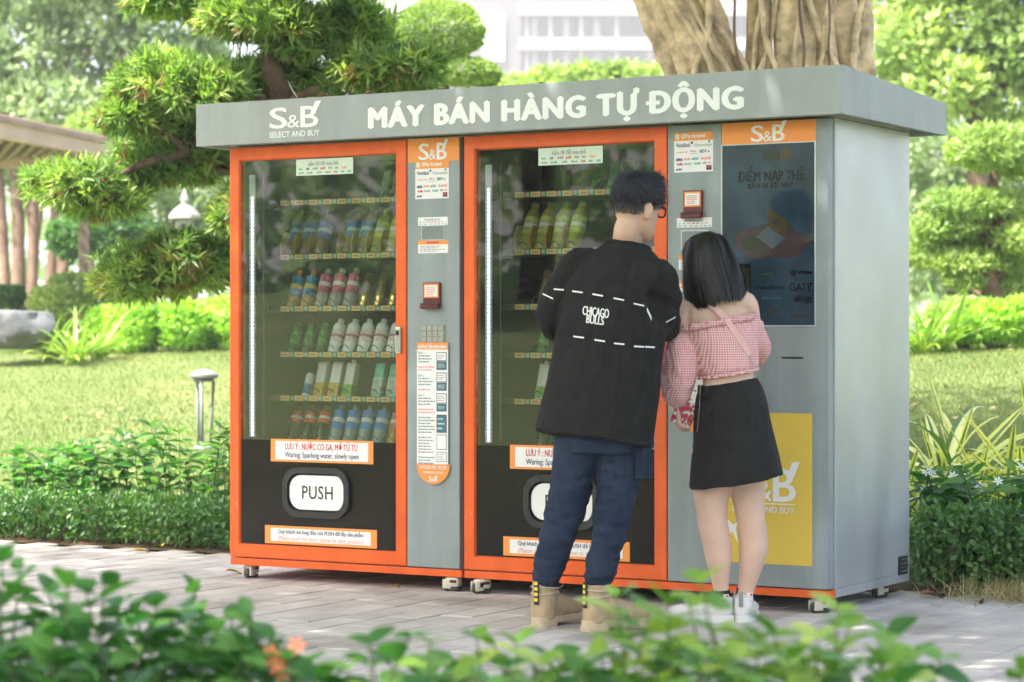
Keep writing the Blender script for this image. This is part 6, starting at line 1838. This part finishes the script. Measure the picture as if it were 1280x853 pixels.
dry_leaf('small yellow leaf under the left machine near its middle casters', G3(490, 737), .05, .03, 1.0, DLY); dry_leaf('yellowish leaf at the foot of the left hedge', G3(203, 686), .08, .04, 2.0, DLY)
dry_leaf('brown curled leaf at the foot of the right hedge', G3(1150, 748), .12, .06, .2, DLB); dry_leaf('brown leaf on the path by the dry grass tuft', G3(1222, 757), .07, .04, 1.2, DLB)
def ctop(s_, t_): return loc(s_, t_, 2.112-.052*(t_+.11)/1.135+.006)
dry_leaf('thin bare twig-like dry leaf curling up left on the canopy edge', ctop(.42, -.06), .10, .012, 2.6, MATS['cream caster'], -.3, .7)
dry_leaf('brown crumpled leaf on the canopy above the S and B logo', ctop(.50, -.05), .09, .06, .4, DLB, .6, .25); dry_leaf('reddish brown leaf on the canopy left of the big lettering', ctop(.76, -.05), .09, .06, .2, DLB, .7, .3)
dry_leaf('brown curled leaf on the canopy above the first letters', ctop(1.02, -.05), .07, .03, .1, DLB, .4, .2); dry_leaf('small brown leaf on the canopy above the middle of the lettering', ctop(1.62, -.05), .06, .03, .4, DLB, .6, .3)

# bollard lamp on the left lawn
ALU = mat('grey aluminium', (.20, .22, .225), .65)
bp_ = gnd(255, 15.5); bo = empty('bollard_lamp', bp_, 0, 'grey bollard lamp with domed cap on three slim legs in the lawn', 'lamp'); zc_ = A(255, 470, 15.5).z-bp_.z; qz = 15.5/3000
auto_smooth(MB().lathe([(15*qz, zc_-4*qz), (18*qz, zc_-2*qz), (18.2*qz, zc_+1*qz), (15*qz, zc_+4*qz), (11*qz, zc_+6*qz), (6*qz, zc_+7.5*qz), (1*qz, zc_+8*qz)], 24).build('cap', ALU, bo), 40)
MB().lathe([(13*qz, zc_-8*qz), (13*qz, zc_-4*qz)], 20).build('collar', ALU, bo, True)
for a_ in (.4, 2.5, 4.6):
    mb = MB(); mb.tube([(12.5*qz*math.cos(a_), 12.5*qz*math.sin(a_), zc_-6*qz), (8*qz*math.cos(a_), 8*qz*math.sin(a_), 0)], 2.0*qz, 8); mb.build('leg', ALU, bo, True)
MB().lathe([(13*qz, -.02), (13*qz, .015), (10*qz, .02)], 20).build('base', ALU, bo, True)

# ---------------------------------------------------------------- trees across the lawn on the photographer's side (seen in the glass)
tp = [(0, 0, 0), (.1, 0, 2.0), (0, .1, 4.0)]
tb_ = [(( 0, 0, 5.5), (2.6, 2.6, 1.9)), ((1.6, .6, 4.6), (1.8, 1.8, 1.3)), ((-1.7, .3, 4.8), (1.8, 1.8, 1.4)), ((.2, -1.6, 4.7), (1.8, 1.8, 1.3)), ((0, .4, 7.0), (1.8, 1.8, 1.3)), ((.5, 1.2, 3.6), (1.6, 1.6, 1.0))]
proto = None
refl = [(-33, -9), (-28, -19), (-38, 3), (-41, -14), (-21, -29), (-33, -29), (-48, -4), (-44, 14), (-8, -36), (-14, -42)]
far_names = ['nearest', 'second nearest', 'third nearest', 'farther left', 'farther right', 'middle', 'far middle', 'far left', 'right-hand', 'farthest']
for k, (x, y) in enumerate(refl):
    lab = 'leafy tree across the lawn, reflected in the door glass, %s of its row' % far_names[k]
    if proto is None:
        proto = tree('lawn_tree', lab, (0, 0, 0), tp, [.22, .17, .12], tb_, 9000, .24, .14, BRIGHT, group='trees across the lawn', shell=.4); proto.location = (x, y, lawn_h(x, y)-.05); continue
    r = proto.copy(); col.objects.link(r); r.location = (x, y, lawn_h(x, y)-.05); r['label'] = lab; r.rotation_euler = (0, 0, k*1.3); s_ = 1.0+.14*(k % 4); r.scale = (s_, s_, s_)
    for ch in list(proto.children):
        c = ch.copy(); col.objects.link(c); c.parent = r

wd = []
for k in range(120):
    t = 2*math.pi*k/120+random.uniform(-.02, .02); rr_ = random.uniform(56, 70); x, y = rr_*math.sin(t), rr_*math.cos(t)
    h_ = random.uniform(2.0, 3.4) if y > 20 else random.uniform(4.5, 8.5)
    wd.append(((x, y, lawn_h(x, y)+h_*.45), (3.4, 3.4, h_*.62)))
o = foliage('far_wood', wd, 26000, 1.0, .6, FARG, None, True, .5); tag(o, 'hazy green belt of far-off trees all round the park', 'wood', None, 'stuff')

# ---------------------------------------------------------------- blurred shrubs in the foreground
FG = rand_leaf_mat('shrub leaves', (.024, .082, .022), (.046, .128, .034), (.105, .215, .055), .44, (.6, .9, .35))
FGB = rand_leaf_mat('young shrub leaves', (.07, .16, .03), (.14, .24, .045), (.30, .36, .09), .42, (.6, .75, .3))
FGM = [leaf_obj_mesh('leaf', .092, .068, .30, .25, FG), leaf_obj_mesh('leaf', .080, .060, .15, .45, FG), leaf_obj_mesh('leaf', .100, .074, .35, .10, FG)]
FGY = [leaf_obj_mesh('leaf', .088, .060, .30, .20, FGB), leaf_obj_mesh('leaf', .075, .052, .2, .4, FGB), leaf_obj_mesh('leaf', .096, .064, .3, .1, FGB)]
BUD = mat('red bud', (.45, .06, .05), .5); OFL = mat('orange petals', (.85, .28, .14), .5, transl=1.0, transl_col=(.4, .3, .3))
OFM = flower_mesh(.020, OFL)
def fg_shrub(label, tips, d, seed, meshes, n=7, sc=1.0, extra=0, spread=45, low=820, young=0.0):
    """tips: (px, py) of the shoot ends at distance d"""
    rr = random.Random(seed); cx = sum(t[0] for t in tips)/len(tips); x0 = (cx-640)*d/3000
    root = empty('foreground_shrub', (x0, d, 0), 0, label, 'shrub', 'blurred shrubs along the bottom edge'); b0 = Vector((x0, d, 0))
    allt = [(px, py, d+rr.uniform(-.25, .25), True) for px, py in tips]
    for k in range(extra):
        px, py = rr.choice(tips); allt.append((px+rr.gauss(0, spread), max(py+8, low)+rr.uniform(-15, 60), d+rr.uniform(-.35, .35), False))
    for px, py, dd, top in allt:
        tip = A(px, py, dd)-b0; base = Vector((tip.x*.6+rr.gauss(0, .05), tip.y*.6+rr.gauss(0, .05), .0))
        mm = FGY if rr.random() < young*(1.4 if top else .7) else meshes
        shoot(root, base, tip, 0, mm, rr, sc, n, .58, .0045, 0, .28, STEMG)
    return root
fg_shrub('dense dark green shrub in the bottom left corner', [(2, 705), (26, 712), (60, 742), (85, 735), (108, 742), (130, 732), (0, 760), (45, 770)], 4.5, 1, FGM, 7, .76, 14, 45, 790)
fg_shrub('dense dark green shrub second from the bottom left corner', [(150, 758), (172, 762), (196, 760), (215, 775), (243, 742), (238, 768), (165, 785)], 4.6, 2, FGM, 7, .76, 14, 40, 800)
fg_shrub('dark green shrub under the leftmost caster, with orange blooms at its right', [(268, 788), (290, 776), (312, 768), (322, 795), (345, 808), (362, 825), (300, 805)], 4.5, 3, FGM, 7, .76, 14, 38, 815)
fg_shrub('thin-stemmed low shrub below the middle casters', [(395, 850), (435, 838), (462, 806), (512, 798), (538, 806), (490, 835), (565, 838), (420, 848), (545, 835)], 4.3, 4, FGM, 5, .8, 10, 45, 840, .45)
fg_shrub('thin shrub with pale shoots below the man\'s boots', [(596, 800), (618, 808), (645, 806), (592, 830), (668, 835), (700, 842), (640, 840), (725, 832), (690, 825)], 4.3, 5, FGM, 5, .8, 10, 45, 840, .45)
fg_shrub('bright shrub with tall shoots in front of the woman\'s shoes', [(770, 748), (788, 780), (812, 768), (836, 758), (876, 730), (862, 760), (893, 795), (752, 825), (800, 815), (915, 808), (845, 808)], 4.2, 6, FGM, 6, .82, 13, 50, 828, .65)
fg_shrub('bright leafy shrub below the right front caster', [(948, 802), (968, 796), (1000, 808), (1022, 800), (1046, 764), (1060, 790), (985, 825), (1030, 830), (930, 825)], 4.2, 7, FGM, 6, .82, 12, 42, 830, .6)
fg_shrub('separate leafy shoot right of the machine\'s front corner', [(1098, 800), (1110, 798), (1124, 822), (1138, 826), (1105, 832)], 4.2, 8, FGM, 5, .9, 2, 18, 845, .4)
fg_shrub('few leaves peeping in at the bottom right corner', [(1276, 850), (1286, 852), (1294, 840)], 4.2, 9, FGY, 4, .8, 0, 10, 850, .5)
sh3 = [o for o in bpy.data.objects if o.get('label', '').startswith('dark green shrub under the leftmost')][0]
for px, py in ((345, 830), (371, 808), (338, 818), (352, 842)):
    o = bpy.data.objects.new('flower', OFM); o.location = A(px, py, 4.3)-sh3.location; orient(o, Vector((1, 0, .2)), Vector((0, -1, .4))); link(o, sh3)

# ---------------------------------------------------------------- pale summer haze in the air
hz = MB().box(-790, 790, -590, 1290, -1.3, 38.5).build('haze', MATS['white print']); hz.data.materials.clear()
hmn = bpy.data.materials.new('haze air'); hmn.use_nodes = True; nt = hmn.node_tree; nt.nodes.clear()
ho = nt.nodes.new('ShaderNodeOutputMaterial'); pv = nt.nodes.new('ShaderNodeVolumePrincipled'); pv.inputs['Color'].default_value = (.97, .98, 1.0, 1); pv.inputs['Density'].default_value = HAZE; pv.inputs['Anisotropy'].default_value = 0.0
nt.links.new(pv.outputs[0], ho.inputs['Volume']); hz.data.materials.append(hmn); tag(hz, kind='stuff')
